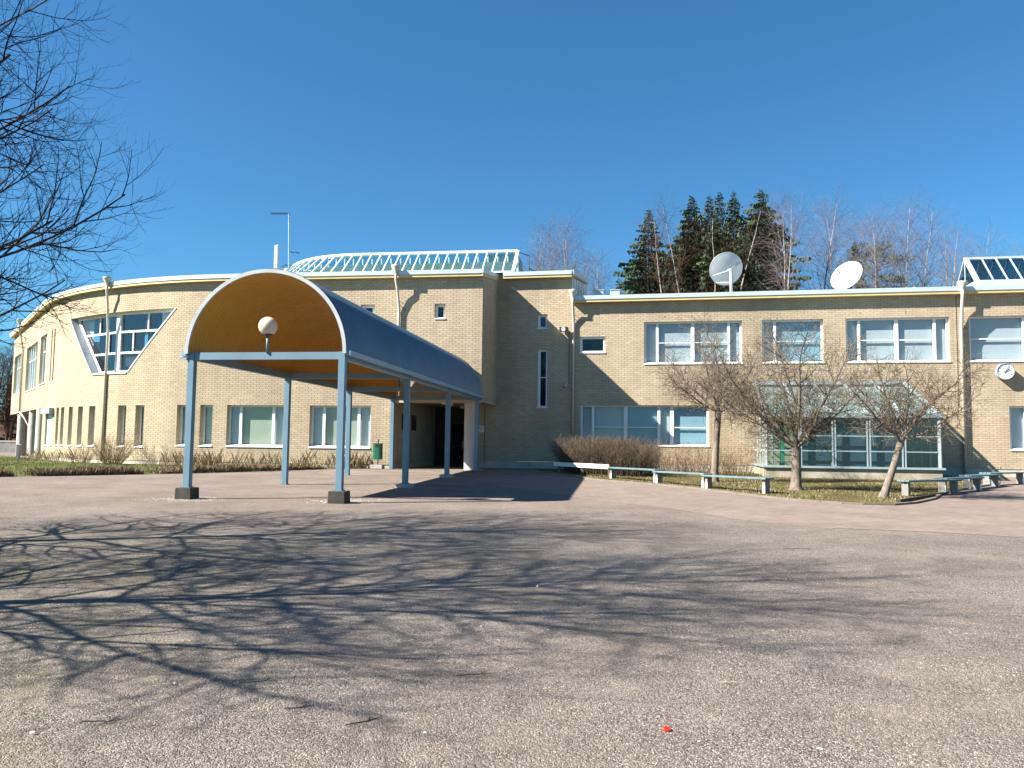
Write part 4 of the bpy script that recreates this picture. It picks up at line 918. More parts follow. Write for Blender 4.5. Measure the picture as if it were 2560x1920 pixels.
q = MB(); q.lathe(c - bB * .035, [(.03, .0), (.085, .01), (.095, .0)], 20, -bB); q.lathe(c - bB * .035, [(.001, .012), (.022, .01)], 12, -bB); q.build('horn_ring', mat('horn_grey', (.55, .58, .58), .5), ls)
q = MB(); q.bar(c + bB * .2, WB(3.55, 6.86, 0), .03, .03); q.build('bracket', BLACK, ls)
q = MB(); q.bar(WB(3.62, 6.7, .02), WB(3.62, 4.1, .02), .02, .02, bB); q.build('cable', BLACK, ls)
sc_ = thing('security_camera', 'small pale security camera low on the shaded brick beside the downpipe', 'security camera', WB(3.56, 3.97, .15))
q = MB(); q.tube([WB(3.5, 4.05, .05), WB(3.44, 3.93, .26)], .055, 12); q.build('body', mat('camera_grey', (.5, .52, .53), .4), sc_)
q = MB(); q.tube([WB(3.445, 3.94, .25), WB(3.435, 3.92, .275)], .04, 12); q.build('lens', BLACK, sc_)
q = MB(); q.bar(WB(3.55, 4.1, 0), WB(3.5, 4.06, .1), .05, .05); q.build('bracket', WHITE, sc_)
sgn = thing('entrance_sign', 'small white notice plate on the shaded wall right of the porch column', 'sign', WB(-.73, 1.88, .02))
q = MB(); q.box(WB(-.73, 1.885, .02), .30, .012, .30, aB, bB); q.build('plate', mat('sign_plate', (.62, .60, .56), .5, var=.03), sgn)
q = MB(); q.box(WB(-.81, 1.965, .028), .045, .004, .045, aB, bB); q.build('emblem', mat('sign_blue', (.05, .07, .16), .5), sgn)
for z, w in ((1.905, .2), (1.875, .2), (1.83, .12)): q = MB(); q.box(WB(-.72, z, .028), w, .003, .010, aB, bB); q.build('text_line', mat('sign_text', (.25, .25, .26), .6), sgn)

# ------------------------------------------------------------------ roof equipment
def dish(name, label, c, n, r, back, base, up=Vector((0, 0, 1))):
    n = n.normalized(); t = thing(name, label, 'satellite dish', base)
    mb = MB(); dep = .24 * r
    prof = [(max(.001, r * i / 12), -dep + dep * (i / 12) ** 2) for i in range(13)]; prof += [(r + .02, .0), (r + .02, -.03)] + [(max(.001, r * i / 12), -dep - .03 + dep * (i / 12) ** 2) for i in range(12, -1, -1)]
    mb.lathe(c, prof, 48, n); mb.build('reflector', mat('dish_' + ('grey' if back else 'white'), (.46, .50, .52) if back else (.62, .61, .58), .42, metal=.35 if back else 0, var=.10, scale=1.5), t, smooth=True)
    p = MB(); p.tube([base - Vector((0, 0, .2)), Vector((base.x, base.y, c.z - .12))], .07, 12); p.build('pole', GALV, t, smooth=True)
    sx = n.cross(up).normalized(); sy = sx.cross(n)
    hub = c - n * (dep + .15); q = MB()
    q.tube([Vector((base.x, base.y, c.z - .15)), hub], .06, 8)
    if back:
        for a, ln in ((25, .98), (32, .95), (152, .0), (-150, .9), (-20, .8), (-60, .85)):
            if ln: q.tube([hub - n * .05, c + (sx * math.cos(R(a)) + sy * math.sin(R(a))) * r * ln - n * .05], .022, 6)
        q.tube([c + (sx * -.5 - sy * .85) * r - n * .1, Vector((base.x, base.y, c.z - r * .95))], .022, 6)
    else:
        for a in (-90, -60, -120): q.tube([c + (sx * math.cos(R(a)) + sy * math.sin(R(a))) * r * .97, c + n * r * .75 - sy * r * .3], .012, 5)
        q.box(c + n * r * .75 - sy * r * .3, .1, .1, .1)
    q.build('struts', GALV, t)
dish('satellite_dish', 'large grey satellite dish seen from behind with its struts, in front of the spruces', PB(11.27, 4, 10.40), Vector((-.10, 1, .45)), .78, True, PB(11.5, 3.6, 8.75))
dish('satellite_dish', 'white satellite dish facing left, standing right of the grey one', PB(17.05, 3.4, 9.76), Vector((-.72, -.55, .42)), .73, False, PB(17.45, 3.7, 8.7))
an = thing('yagi_antenna', 'tall thin aerial mast with horizontal yagi arms above the left wing roof', 'antenna', PA(-9.9, 8, 9.6))
def PAx(u, z): return PA(u, 8, z)
q = MB(); q.tube([PAx(-9.95, 9.4), PAx(-10.1, 14.25)], .022, 6); q.build('mast', GALV, an)
for (u0, u1, z0, z1, n_) in ((-11.2, -10.05, 14.28, 14.25, 9), (-10.0, -9.35, 12.0, 11.93, 2), (-10.4, -10.05, 11.15, 11.25, 2), (-9.95, -9.6, 11.25, 11.1, 2)):
    q = MB(); q.tube([PAx(u0, z0), PAx(u1, z1)], .015, 5)
    for i in range(n_):
        f = (i + .5) / n_; c = PAx(u0 + (u1 - u0) * f, z0 + (z1 - z0) * f); q.tube([c - bA * .25, c + bA * .25], .012, 4); q.tube([c - Vector((0, 0, .05)), c + Vector((0, 0, .05))], .012, 4)
    q.build('arm', BLACK, an)
pa = thing('panel_antenna', 'upright grey panel antenna on a short mast beside the aerial', 'antenna', PA(-9.37, 5, 9.5))
q = MB(); q.box(PA(-9.37, 5, 11.0), .20, .14, 1.15, aA, bA); q.build('panel', mat('panel_grey', (.40, .43, .43), .5), pa, bevel=.02)
q = MB(); q.tube([PA(-9.37, 5.1, 9.3), PA(-9.37, 5.1, 11.7)], .035, 6); q.build('mast', GALV, pa)
dm = thing('roof_dome', 'little white dome left of the curved skylight', 'dome', PA(-8.6, 4.6, 10.1))
q = MB(); q.lathe(PA(-8.6, 4.6, 10.15), [(.13 * math.sin(math.pi * i / 12) + .001, -.13 * math.cos(math.pi * i / 12)) for i in range(13)], 20); q.build('shell', WHITE, dm, smooth=True)
q = MB(); q.tube([PA(-8.6, 4.6, 9.6), PA(-8.6, 4.6, 10.1)], .03, 6); q.build('mast', GALV, dm)
for tt, lb in ((4.78, 'white roof ventilator box nearest the tall block'), (5.62, 'white roof ventilator box second from the tall block')):
    v = thing('roof_ventilator', lb, 'ventilator', PB(tt, 3, 8.7), group='ventilator boxes on the low roof')
    q = MB(); q.box(PB(tt, 3, 8.98), .44, .44, .44, aB, bB); q.build('housing', FLASH, v, bevel=.01); q = MB(); q.box(PB(tt, 3, 9.21), .5, .5, .03, aB, bB); q.build('cap', FLASH, v)
    q = MB(); q.lathe(PB(tt - .35, 3.1, 8.85), [(.12, -.2), (.14, .1), (.08, .16)], 12); q.build('cowl', BLACK, v)
q = MB(); q.lathe(PB(20.2, 3.5, 8.85), [(.13 * math.sin(math.pi * i / 10) + .001, .13 - .1 * math.cos(math.pi * i / 10)) for i in range(11)], 14); tag(q.build('roof_vent_cap', WHITE, smooth=True), 'small round white vent cap on the low roof between dish and ridge skylight', 'vent')

# ------------------------------------------------------------------ street furniture
WBLUE = mat('bench_blue_paint', (.115, .185, .205), .75, var=.25, scale=6, dirt=.55)
WLEG = mat('bench_leg_grey', (.20, .20, .19), .8, var=.2, dirt=.4); WWH = mat('white_paint', (.72, .70, .66), .6, var=.06)
def bench(loc, rz, label, L=2.15, first=None, white=True):
    g0 = gz(loc[1]); b = thing('bench', label, 'bench', (loc[0], loc[1], g0), rz, 'low blue benches round the garden')
    M = wmat(b); X = (M.to_3x3() @ Vector((1, 0, 0))); Y = (M.to_3x3() @ Vector((0, 1, 0))); O_ = b.location.copy()
    def Pt(x, y, z): return O_ + X * x + Y * y + Vector((0, 0, z))
    for i in range(3):
        y = -.12 + .12 * i; q = MB(); q.box(Pt(0, y, .385), L, .108, .045, X, Y); q.build('seat_plank', WBLUE, b, bevel=.006)
    for x in (-L / 2 + .12, L / 2 - .12):
        q = MB(); q.box(Pt(x, 0, .18), .09, .19, .36, X, Y); lg_ = q.build('leg', WLEG, b)
        if white: q = MB(); q.box(Pt(x, -.098, .10), .092, .006, .20, X, Y); q.build('painted_foot', WWH, lg_)
    return b
def yaw(p, q): return math.atan2(q[1] - p[1], q[0] - p[0])
def bb(p, q, label, **k):
    c = ((p[0] + q[0]) / 2, (p[1] + q[1]) / 2); return bench(c, yaw(p, q), label, L=math.hypot(q[0] - p[0], q[1] - p[1]), **k)
bb((3.40, 28.05), (4.62, 25.75), 'blue plank bench joining the low white rail, leftmost of the left row')
bb((4.50, 25.55), (5.62, 23.55), 'blue plank bench in the middle of the left row, behind the kerb')
bb((5.52, 23.45), (6.75, 21.55), 'blue plank bench at the right end of the left row, nearest the forked tree')
bb((10.15, 21.4), (12.15, 22.55), 'worn blue bench nearest the leaning tree, left end of the right row', white=False)
bb((11.75, 22.6), (13.75, 24.3), 'worn blue bench second from the left in the right row')
bb((13.45, 24.45), (15.45, 26.3), 'worn blue bench third from the left in the right row')
bb((15.2, 26.5), (17.3, 28.0), 'worn blue bench at the right frame edge, last of the right row')
rl = thing('low_rail', 'low white timber rail in front of the twiggy hedge', 'rail', (2.5, 29.7, 0))
q = MB(); q.bar(Vector((1.65, 31.5, .40)), Vector((3.32, 27.95, .40)), .05, .15); q.build('board', WWH, rl)
for p in ((1.75, 31.3), (2.5, 29.7), (3.28, 28.0)):
    q = MB(); q.bar(Vector((p[0] + .06, p[1], -.1)), Vector((p[0] + .06, p[1], .42)), .09, .09); q.build('post', mat('rail_post', (.17, .13, .09), .9), rl)
bn = thing('litter_bin', 'green litter bin on a pole in a concrete foot left of the porch', 'litter bin', PA(-1.63, -.85, 0))
O_ = PA(-1.63, -.85, 0)
q = MB(); q.box(O_ + Vector((0, 0, .07)), .5, .36, .16, aA, bA); q.build('foot', CONC, bn, bevel=.01)
q = MB(); q.tube([O_ + Vector((0, .1, .1)), O_ + Vector((0, .1, 1.16))], .025, 8); q.build('pole', mat('bin_pole', (.02, .05, .04), .5), bn)
GRN = mat('bin_green', (.012, .11, .065), .4, var=.08); q = MB(); c0 = O_ - bA * .12 + aA * .04
n = 14; prof = [(-.2 + .4 * 0, 0)]
pts = []
for i in range(n): a = 2 * math.pi * i / n; pts.append((math.copysign(abs(math.cos(a)) ** .6, math.cos(a)) * .19, math.copysign(abs(math.sin(a)) ** .6, math.sin(a)) * .15))
vs = [c0 + aA * x + bA * y + Vector((0, 0, z)) for z in (.36, .98) for x, y in pts]
q.add(vs, [tuple(reversed(range(n)))] + [(i, (i + 1) % n, n + (i + 1) % n, n + i) for i in range(n)]); q.build('drum', GRN, bn)
q = MB(); q.box(c0 + aA * .05 - bA * .152 + Vector((0, 0, .92)), .22, .01, .12, aA, bA); q.build('opening', BLACK, bn)
q = MB(); q.add([c0 + aA * x * 1.06 + bA * y * 1.06 + Vector((0, 0, z)) for z in (.98, 1.01) for x, y in pts], [tuple(range(n, 2 * n))] + [(i, (i + 1) % n, n + (i + 1) % n, n + i) for i in range(n)]); q.build('lid', GRN, bn)
bo = thing('bollard', 'short dark grey post in the grass by the roller shutter', 'bollard', WA(27.3, 0, 1.2)); q = MB(); c = WA(27.3, -.1, 1.2)
q.box(c + Vector((0, 0, .4)), .14, .14, .8); q.build('post', mat('bollard_grey', (.12, .13, .13), .7), bo); q = MB(); q.box(c + Vector((0, 0, .82)), .17, .17, .04); q.build('cap', GALV, bo)
rw = thing('retaining_wall', 'low dark concrete retaining wall beyond the undercroft at the far left', 'wall', (-52, 72, 0))
q = MB(); q.bar(Vector((-75, 80, .45)), Vector((-34, 63, .45)), .4, .9); q.build('face', mat('old_concrete', (.12, .12, .11), .95, var=.3), rw)
q = MB(); q.bar(Vector((-75, 80, .95)), Vector((-34, 63, .95)), .5, .1); q.build('coping', mat('coping', (.25, .24, .21), .9), rw)
fe = thing('wire_fence', 'low wire mesh fence in front of the wall behind the left benches', 'fence', PB(7.5, -1.6, 0)); 
q = MB()
for i in range(61):
    t_ = 4.6 + i * .12; q.tube([PB(t_, -1.6, 0), PB(t_, -1.6, .42)], .006, 3, cap=False)
for z in (.05, .17, .29, .42): q.tube([PB(4.6, -1.6, z), PB(11.8, -1.6, z)], .008, 3, cap=False)
q.build('mesh', mat('fence_wire', (.12, .11, .10), .6), fe)
for i in range(4): q = MB(); q.tube([PB(4.6 + 2.4 * i, -1.6, -.05), PB(4.6 + 2.4 * i, -1.6, .48)], .022, 6); q.build('post', mat('fence_wire', (.12, .11, .10), .6), fe)
tc = thing('timber_edge', 'dark timber edging board lying at the lawn corner under the right benches', 'edging', (9.9, 20.0, -.12))
q = MB(); q.bar(Vector((8.9, 18.95, gz(18.95) + .05)), Vector((10.7, 20.9, gz(20.9) + .05)), .06, .11); q.build('board', mat('old_timber', (.035, .028, .02), .9), tc)

# ------------------------------------------------------------------ bare trees and shrubs
def nrm(v): return v.normalized() if v.length > 1e-9 else Vector((0, 0, 1))
class TreeGen:
    def __init__(self, seed): self.r = random.Random(seed); self.br = []
    def jit(self, a): r = self.r; return Vector((r.uniform(-a, a), r.uniform(-a, a), r.uniform(-a, a)))
    def branch(self, p, d, L, rad, lvl, spec):
        S = spec[lvl]; r = self.r; n = max(3, int(S.get('n', 6))); pts = [p.copy()]; rr = [rad]; step = L / n; d = nrm(d)
        tip = S.get('tip', .35)
        for i in range(n):
            f = (i + 1) / n
            trop = S['trop'][0] * (1 - f) + S['trop'][1] * f
            d = nrm(d + self.jit(S['wob']) + Vector((0, 0, trop)) * step / max(.2, L) * 2.0 + S.get('bias', Vector((0, 0, 0))) * .1)
            p = p + d * step; pts.append(p.copy()); rr.append(rad * (1 - f) + rad * tip * f)
        self.br.append((lvl, pts, rr))
        if lvl + 1 >= len(spec): return
        C = spec[lvl + 1]; m_ = S['kids']; m_ = int(m_ * max(.5, min(1.4, L / S.get('ref', L))))
        ph = r.uniform(0, 6.28)
        for k in range(m_):
            f = S.get('start', .25) + (1 - S.get('start', .25)) * (k + r.random()) / m_
            f = min(f, .999); x = f * n; i = int(x); q = pts[i].lerp(pts[i + 1], x - i); dd = nrm(pts[i + 1] - pts[i]); ra = rr[i] * (1 - (x - i)) + rr[i + 1] * (x - i)
            s = dd.orthogonal().normalized(); w = dd.cross(s); ph += 2.4 + r.uniform(-.5, .5)
            an = R(C['ang'] + r.uniform(-12, 12)); side = s * math.cos(ph) + w * math.sin(ph)
            cd = dd * math.cos(an) + side * math.sin(an)
            cl = C['len'] * (1 - C.get('taper', .5) * f) * r.uniform(.7, 1.2)
            self.branch(q, cd, cl, min(ra * .8, C['rad']) * r.uniform(.8, 1.1), lvl + 1, spec)
def tree_obj(name, label, cat, base, gens, thick, bark, twig, group=None):
    t = thing(name, label, cat, base, group=group)
    a = MB(); b = MB()
    for g in gens:
        for lvl, pts, rr in g.br:
            if rr[0] > thick: a.tube(pts, rr, 8 if rr[0] > .05 else 5, cap=False)
            else: b.tube(pts, rr, 3, cap=False)
    a.build('trunk', bark, t, smooth=True); b.build('crown', twig, t, smooth=False)
    return t
def bark_mat(name, c0, c1, sc_=6.0, zs=.4, bump=.6):
    m, t, p, n, l = nt(name); g = n.new('ShaderNodeNewGeometry'); mp = n.new('ShaderNodeMapping'); mp.inputs['Scale'].default_value = (1, 1, zs); l.new(g.outputs['Position'], mp.inputs[0])
    a = n.new('ShaderNodeTexNoise'); a.inputs['Scale'].default_value = sc_; a.inputs['Detail'].default_value = 8; a.inputs['Roughness'].default_value = .7; l.new(mp.outputs[0], a.inputs['Vector'])
    cr = n.new('ShaderNodeValToRGB'); cr.color_ramp.elements[0].position = .35; cr.color_ramp.elements[1].position = .65; cr.color_ramp.elements[0].color = (*c0, 1); cr.color_ramp.elements[1].color = (*c1, 1); l.new(a.outputs['Fac'], cr.inputs[0]); l.new(cr.outputs[0], p.inputs['Base Color'])
    p.inputs['Roughness'].default_value = .9; p.inputs['Specular IOR Level'].default_value = .15
    b = n.new('ShaderNodeBump'); b.inputs['Strength'].default_value = bump; b.inputs['Distance'].default_value = .02; l.new(a.outputs['Fac'], b.inputs['Height']); l.new(b.outputs[0], p.inputs['Normal']); return m
BARK1 = bark_mat('orchard_bark', (.10, .08, .065), (.26, .22, .18), 14, .25)
TWIG1 = bark_mat('orchard_twig', (.095, .078, .055), (.20, .165, .12), 8)
BARK2 = bark_mat('lime_bark', (.035, .028, .025), (.09, .072, .06), 8)
TWIG2 = bark_mat('lime_twig', (.016, .011, .014), (.032, .022, .026), 8)
BIRCH = bark_mat('birch_bark', (.14, .115, .095), (.50, .46, .41), 4, .8, .2)
BTWIG = bark_mat('birch_twig', (.12, .095, .095), (.20, .165, .165), 3)
BTWIG2 = bark_mat('alder_twig', (.065, .040, .028), (.11, .065, .045), 3)
V = Vector
def garden_tree(name, label, base, fork, limbs, seed, trunk_r, H, spread):
    g0 = gz(base[1]); B = V((base[0], base[1], g0)); Fk = V(fork); g = TreeGen(seed)
    tp = [B - V((0, 0, .1)), B + V((0, 0, .0)), B + (Fk - B) * .12, B.lerp(Fk, .5) + g.jit(.02), Fk]
    g.br.append((0, tp, [trunk_r * 1.8, trunk_r * 1.5, trunk_r * 1.08, trunk_r * .92, trunk_r * .95]))
    spec = [None, dict(n=9, wob=.15, trop=(.3, .05), kids=13, tip=.2, start=.10, ref=2.4),
            dict(n=7, wob=.19, trop=(.05, .30), ang=50, len=spread * .66, rad=.015, kids=9, tip=.3, start=.08, taper=.35, ref=spread * .5),
            dict(n=5, wob=.26, trop=(.0, .25), ang=55, len=spread * .36, rad=.008, kids=7, tip=.45, start=.08, taper=.3, ref=spread * .25),
            dict(n=3, wob=.34, trop=(.1, .3), ang=60, len=spread * .12, rad=.0052, kids=0, tip=.7, taper=.2)]
    for d, L, r_ in limbs: g.branch(Fk - V((0, 0, .02)), V((d[0] * 1.08, d[1] * 1.08, d[2])), L * 1.08, r_ * .72, 1, spec)
    return tree_obj(name, label, 'tree', B, [g], .012, BARK1, TWIG1, 'bare trees in the garden lawn')
garden_tree('bare_tree', 'small bare tree with upright forked crown behind the left bench row', (6.57, 26.72), (6.74, 26.8, 2.25),
    [((.1, .1, 1), 2.8, .08), ((-.9, .1, .75), 2.5, .055), ((.8, -.2, .8), 2.3, .055), ((-.5, -.6, .9), 2.3, .05), ((.4, .7, .8), 2.2, .05), ((.9, .3, .35), 1.9, .04), ((-1, -.3, .35), 2.3, .045), ((-.2, -.9, .5), 1.8, .04)], 11, .115, 5.4, 1.75)
garden_tree('bare_tree', 'round-crowned bare tree with thick low fork in the middle of the lawn', (7.99, 23.17), (8.02, 23.2, 1.12),
    [((-.75, .2, .9), 3.2, .09), ((.7, -.1, .95), 3.1, .09), ((-.25, -.5, 1), 3.2, .075), ((.25, .6, 1), 3.3, .08), ((-1, -.2, .55), 2.6, .06), ((1, .2, .6), 2.7, .065), ((.4, -.9, .7), 2.3, .055), ((-.5, .9, .7), 2.4, .055), ((0, 0, 1), 3.3, .06)], 23, .15, 4.8, 1.85)
garden_tree('bare_tree', 'leaning bare tree with a slanting grey trunk at the right of the lawn', (9.33, 20.73), (9.82, 20.7, 1.38),
    [((-.35, .1, 1), 2.0, .06), ((.85, .0, .8), 2.4, .075), ((-.9, -.3, .6), 2.0, .05), ((.3, .7, .7), 1.9, .05), ((1, -.5, .35), 2.0, .045), ((-.8, .5, .8), 1.9, .045), ((.3, -.8, .6), 1.7, .04), ((.2, .1, 1), 1.9, .05)], 37, .095, 3.9, 1.45)

def big_tree(label, base, seed, H=7.7, tr=.165):
    B = V((base[0], base[1], gz(base[1]))); g = TreeGen(seed); r = g.r
    tp = [B + V((0, 0, -.2))]; rr = [tr * 1.5]; p = B.copy(); d = V((0, 0, 1))
    n = 12
    for i in range(n):
        p = p + V((r.uniform(-.10, .10), r.uniform(-.10, .10), H / n)); tp.append(p.copy()); rr.append(tr * (1 - (i + 1) / n) ** 1.25 + .012)
    g.br.append((0, tp, rr))
    spec = [None, dict(n=12, wob=.09, trop=(-.25, .55), kids=16, tip=.34, start=.10, ref=4.6),
            dict(n=9, wob=.12, trop=(-.5, .75), ang=42, len=1.8, rad=.021, kids=9, tip=.35, start=.12, taper=.5, ref=1.6),
            dict(n=6, wob=.15, trop=(-.4, .6), ang=44, len=.85, rad=.0085, kids=6, tip=.35, start=.1, taper=.4, ref=.7),
            dict(n=3, wob=.22, trop=(-.1, .5), ang=42, len=.34, rad=.0052, kids=0, tip=.6, taper=.3)]
    ph = 0
    for i in range(36):
        f = .10 + .86 * i / 36; z = f * n; k = int(z); q = tp[k + 1].lerp(tp[min(k + 2, n)], z - k) if k + 2 <= n else tp[n]
        ph += 2.399; el = .30 + .75 * f; L = 5.1 * (1 - .45 * f) * r.uniform(.85, 1.1)
        g.branch(q, V((math.cos(ph), math.sin(ph), el)), L, max(.016, tr * .25 * (1 - .6 * f)), 1, spec)
    return tree_obj('bare_tree', label, 'tree', B, [g], .012, BARK2, TWIG2, 'large bare trees left of the yard')
big_tree('large bare tree just outside the left edge, nearer, its branches reaching into the sky', (-8.3, 6.0), 5)
big_tree('large bare tree outside the left edge, farther one, drooping branches over the curved wing', (-9.6, 10.3), 12, H=8.0)

# twiggy hedge, sparse shrubs
def stems(name, label, cat, pts, hfun, n, rad, mt, seed, spread=.35, kind=None, sub=3, group=None, upc=(1.0, .5)):
    r = random.Random(seed); mb = MB(); cx = sum(p[0] for p in pts) / len(pts); cy = sum(p[1] for p in pts) / len(pts)
    for _ in range(n):
        k = r.randrange(len(pts) - 1) if len(pts) > 1 else 0; f = r.random()
        if len(pts) > 1: x = pts[k][0] + (pts[k + 1][0] - pts[k][0]) * f; y = pts[k][1] + (pts[k + 1][1] - pts[k][1]) * f; w = pts[k][2] + (pts[k + 1][2] - pts[k][2]) * f
        else: x, y, w = pts[0]
        a = r.uniform(0, 6.28); q = w * math.sqrt(r.random()); x += math.cos(a) * q; y += math.sin(a) * q
        h = hfun(x, y) * r.uniform(.55, 1.08); p = V((x, y, gz(y) + .0)); d = nrm(V((math.cos(a) * q / max(w, .1) * spread + r.uniform(-.3, .3) * spread, math.sin(a) * q / max(w, .1) * spread + r.uniform(-.3, .3) * spread, 1)))
        P_ = [p.copy()]; S_ = 5
        for i in range(S_): d = nrm(d + V((r.uniform(-.16, .16), r.uniform(-.16, .16), .02))); p = p + d * h / S_; P_.append(p.copy())
        mb.tube(P_, [rad * (1 - .7 * i / S_) for i in range(S_ + 1)], 3, cap=False)
        for s_ in range(sub):
            i = r.randint(1, S_ - 1); q0 = P_[i]; dd = nrm((P_[i + 1] - P_[i]) + V((r.uniform(-1.2, 1.2), r.uniform(-1.2, 1.2), r.uniform(-.3, .5))) * (P_[i + 1] - P_[i]).length * 1.2); L = h * r.uniform(.15, .35)
            mb.tube([q0, q0 + dd * L * .5, q0 + dd * L + V((r.uniform(-.03, .03), r.uniform(-.03, .03), .02))], [rad * .55, rad * .45, rad * .25], 3, cap=False)
    t = thing(name, label, cat, V((cx, cy, gz(cy))), group=group); mb.build('stems', mt, t); return t
HEDGE = bark_mat('hedge_twig', (.07, .052, .036), (.17, .135, .10), 5)
stems('twiggy_hedge', 'dense leafless brown hedge behind the low white rail', 'hedge', [(2.6, 32.6, .7), (3.3, 31.0, .8), (4.5, 29.7, .75)], lambda x, y: 1.40, 2300, .0065, HEDGE, 3, .45, sub=7)
stems('sparse_shrub', 'thin leafless shrub between hedge and conservatory', 'shrub', [(5.2, 31.6, .5), (6.4, 31.4, .6), (7.6, 31.2, .6), (8.8, 31.0, .5)], lambda x, y: 1.35, 420, .007, bark_mat('sparse_twig', (.17, .12, .075), (.34, .25, .16), 5), 4, .5, sub=3)
OLDW = bark_mat('dry_stem', (.16, .115, .07), (.30, .22, .13), 5)
for l, o, h, nn, lb, sd_i in ((17.3, 1.1, 1.5, 130, 'leafless shrub with upright stems between two narrow windows of the curved wall', 5), (19.9, .8, 1.1, 60, 'thin shrub at the foot of the downpipe on the curved wall', 6), (14.7, 1.2, .95, 40, 'two-stemmed leafless shrub right of the upright one on the curved wall', 7)):
    p = WA(l, 0, o); stems('low_shrub', lb, 'shrub', [(p.x, p.y, .35)], lambda x, y: h, nn, .008, OLDW, sd_i, .8, sub=4)

# ------------------------------------------------------------------ grasses (stuff)
def ingrass(name, region, n, h, w, cols, seed, lean=.5, hvar=.5, nblade=1, label=None, cat='grass'):
    r = random.Random(seed); mb = MB(); mats = cols
    for _ in range(n):
        x, y, hs = region(r)
        a = r.uniform(0, 6.28); hh = h * hs * r.uniform(1 - hvar, 1 + hvar * .6); ww = w * r.uniform(.6, 1.3)
        s = V((math.cos(a), math.sin(a), 0)) * ww; le = V((r.uniform(-lean, lean), r.uniform(-lean, lean), 0)) * hh
        p = V((x, y, gz(y) + .004))
        mb.add([p - s, p + s, p + s * .5 + le * .45 + V((0, 0, hh * .6)), p + le + V((0, 0, hh))], [(0, 1, 2, 3)], r.randrange(len(mats)))
    return tag(mb.build(name, mats), label, cat, kind='stuff')
DRY = [mat('dry_grass_a', (.24, .18, .10), .9), mat('dry_grass_b', (.15, .105, .06), .9), mat('dry_grass_c', (.30, .235, .125), .9), mat('dry_grass_d', (.08, .055, .03), .9)]
GRN_ = [mat('green_blade_a', (.065, .08, .02), .8), mat('green_blade_b', (.095, .105, .03), .8), mat('green_blade_c', (.16, .14, .06), .8)]
EDGE = [(-15.34, 24.83), (-13.96, 25.6), (-12.59, 26.63), (-11.11, 27.75), (-9.58, 29.23), (-8.3, 30.77), (-6.88, 32.35)]
def along(f):
    f = f * (len(EDGE) - 1); i = min(int(f), len(EDGE) - 2); f -= i; return (EDGE[i][0] * (1 - f) + EDGE[i + 1][0] * f, EDGE[i][1] * (1 - f) + EDGE[i + 1][1] * f)
def nearedge(r):
    while 1:
        f = r.random()
        if .15 < f < .30 and r.random() < .92: continue        # the gap where green shows
        if .60 < f < .62: continue
        x, y = along(f); d = abs(r.gauss(0, .55)); 
        d = min(d, 1.6)
        return x - d * .75 + r.uniform(-.1, .1), y + d * .65 + r.uniform(-.1, .1), (1.0 if d > .15 else .7) * (1 if f < .9 else .7)
# walk the edge: three long brown tufted clumps
def clump(r):
    seg = r.choices([0, 1, 2], [2, 9, 9])[0]
    lo, hi = [(-.35, -.02), (.10, .40), (.44, .97)][seg]
    lo, hi = [(-.10, .04), (.10, .40), (.44, .97)][seg]
    f = r.uniform(lo, hi); e = min(f - lo, hi - f) / (hi - lo) * 2
    if f < 0: x, y = EDGE[0][0] + f * 12, EDGE[0][1] + f * 8
    else: x, y = along(f)
    d = abs(r.gauss(0, .5)); return x - d * .75, y + d * .65, (.55 + .55 * min(1, e * 4)) * (.8 + .3 * noise.noise(V((x * 1.5, y * 1.5, 0))))
ingrass('dry_grass', clump, 22000, .25, .009, DRY, 8, .55, .5, label='brown tufted dry grass along the edge of the gravel yard')
def tall(r):
    l = r.choice([r.uniform(12.2, 14.6), r.uniform(9.0, 13.5), r.uniform(5.0, 9.0), r.uniform(5.2, 6.4), r.uniform(21, 27)]); p = WA(l, 0, r.uniform(.15, 1.0)); return p.x, p.y, r.uniform(.5, 1.1)
ingrass('tall_dry_grass', tall, 1800, .60, .006, [DRY[2], DRY[0]], 9, .45, label='tall pale dry grass stalks at the foot of the curved wall')
def leftlawn(r):
    while 1:
        x = r.uniform(-34, -8); y = r.uniform(24, 50)
        f = -x - 8
        if y > 24.9 + (x + 15.34) * .66 and (V((x, y, 0)) - FA).dot(-bA) > -8 :
            if (V((x, y, 0)) - FA).dot(-bA) < .3 and x > -22: continue
            return x, y, r.uniform(.6, 1)
ingrass('green_grass', leftlawn, 24000, .07, .012, GRN_, 10, .5, label='short green grass between the dry tufts and the curved wall')
import itertools
KP = KERB + [(17.2, 29.0), PBxy(20.6, -5), PBxy(20.6, -.05), PBxy(1.9, -.05)]
def inside(x, y, P):
    c = False; j = len(P) - 1
    for i in range(len(P)):
        if (P[i][1] > y) != (P[j][1] > y) and x < (P[j][0] - P[i][0]) * (y - P[i][1]) / (P[j][1] - P[i][1]) + P[i][0]: c = not c
        j = i
    return c
def gardenp(r):
    while 1:
        x = r.uniform(1, 20); y = r.uniform(18.4, 40) if r.random() < .5 else r.uniform(18.4, 27)
        if inside(x, y, KP):
            v = V((x, y, 0)) - INN; t_ = v.dot(aB) / KS; s_ = v.dot(bB) / KS
            if GH0 - .1 < t_ < GH1 + .1 and s_ > -GHD - .1: continue
            return x, y, .4 + 1.3 * max(0, noise.noise(V((x * .8, y * .8, 5))) + .3) + (1.2 if s_ > -6.2 and t_ > 11.5 and r.random() < .3 else 0)
ingrass('lawn_grass', gardenp, 26000, .05, .010, GRN_ + [DRY[0], DRY[2]], 12, .6, label='thin worn grass of the garden lawn')

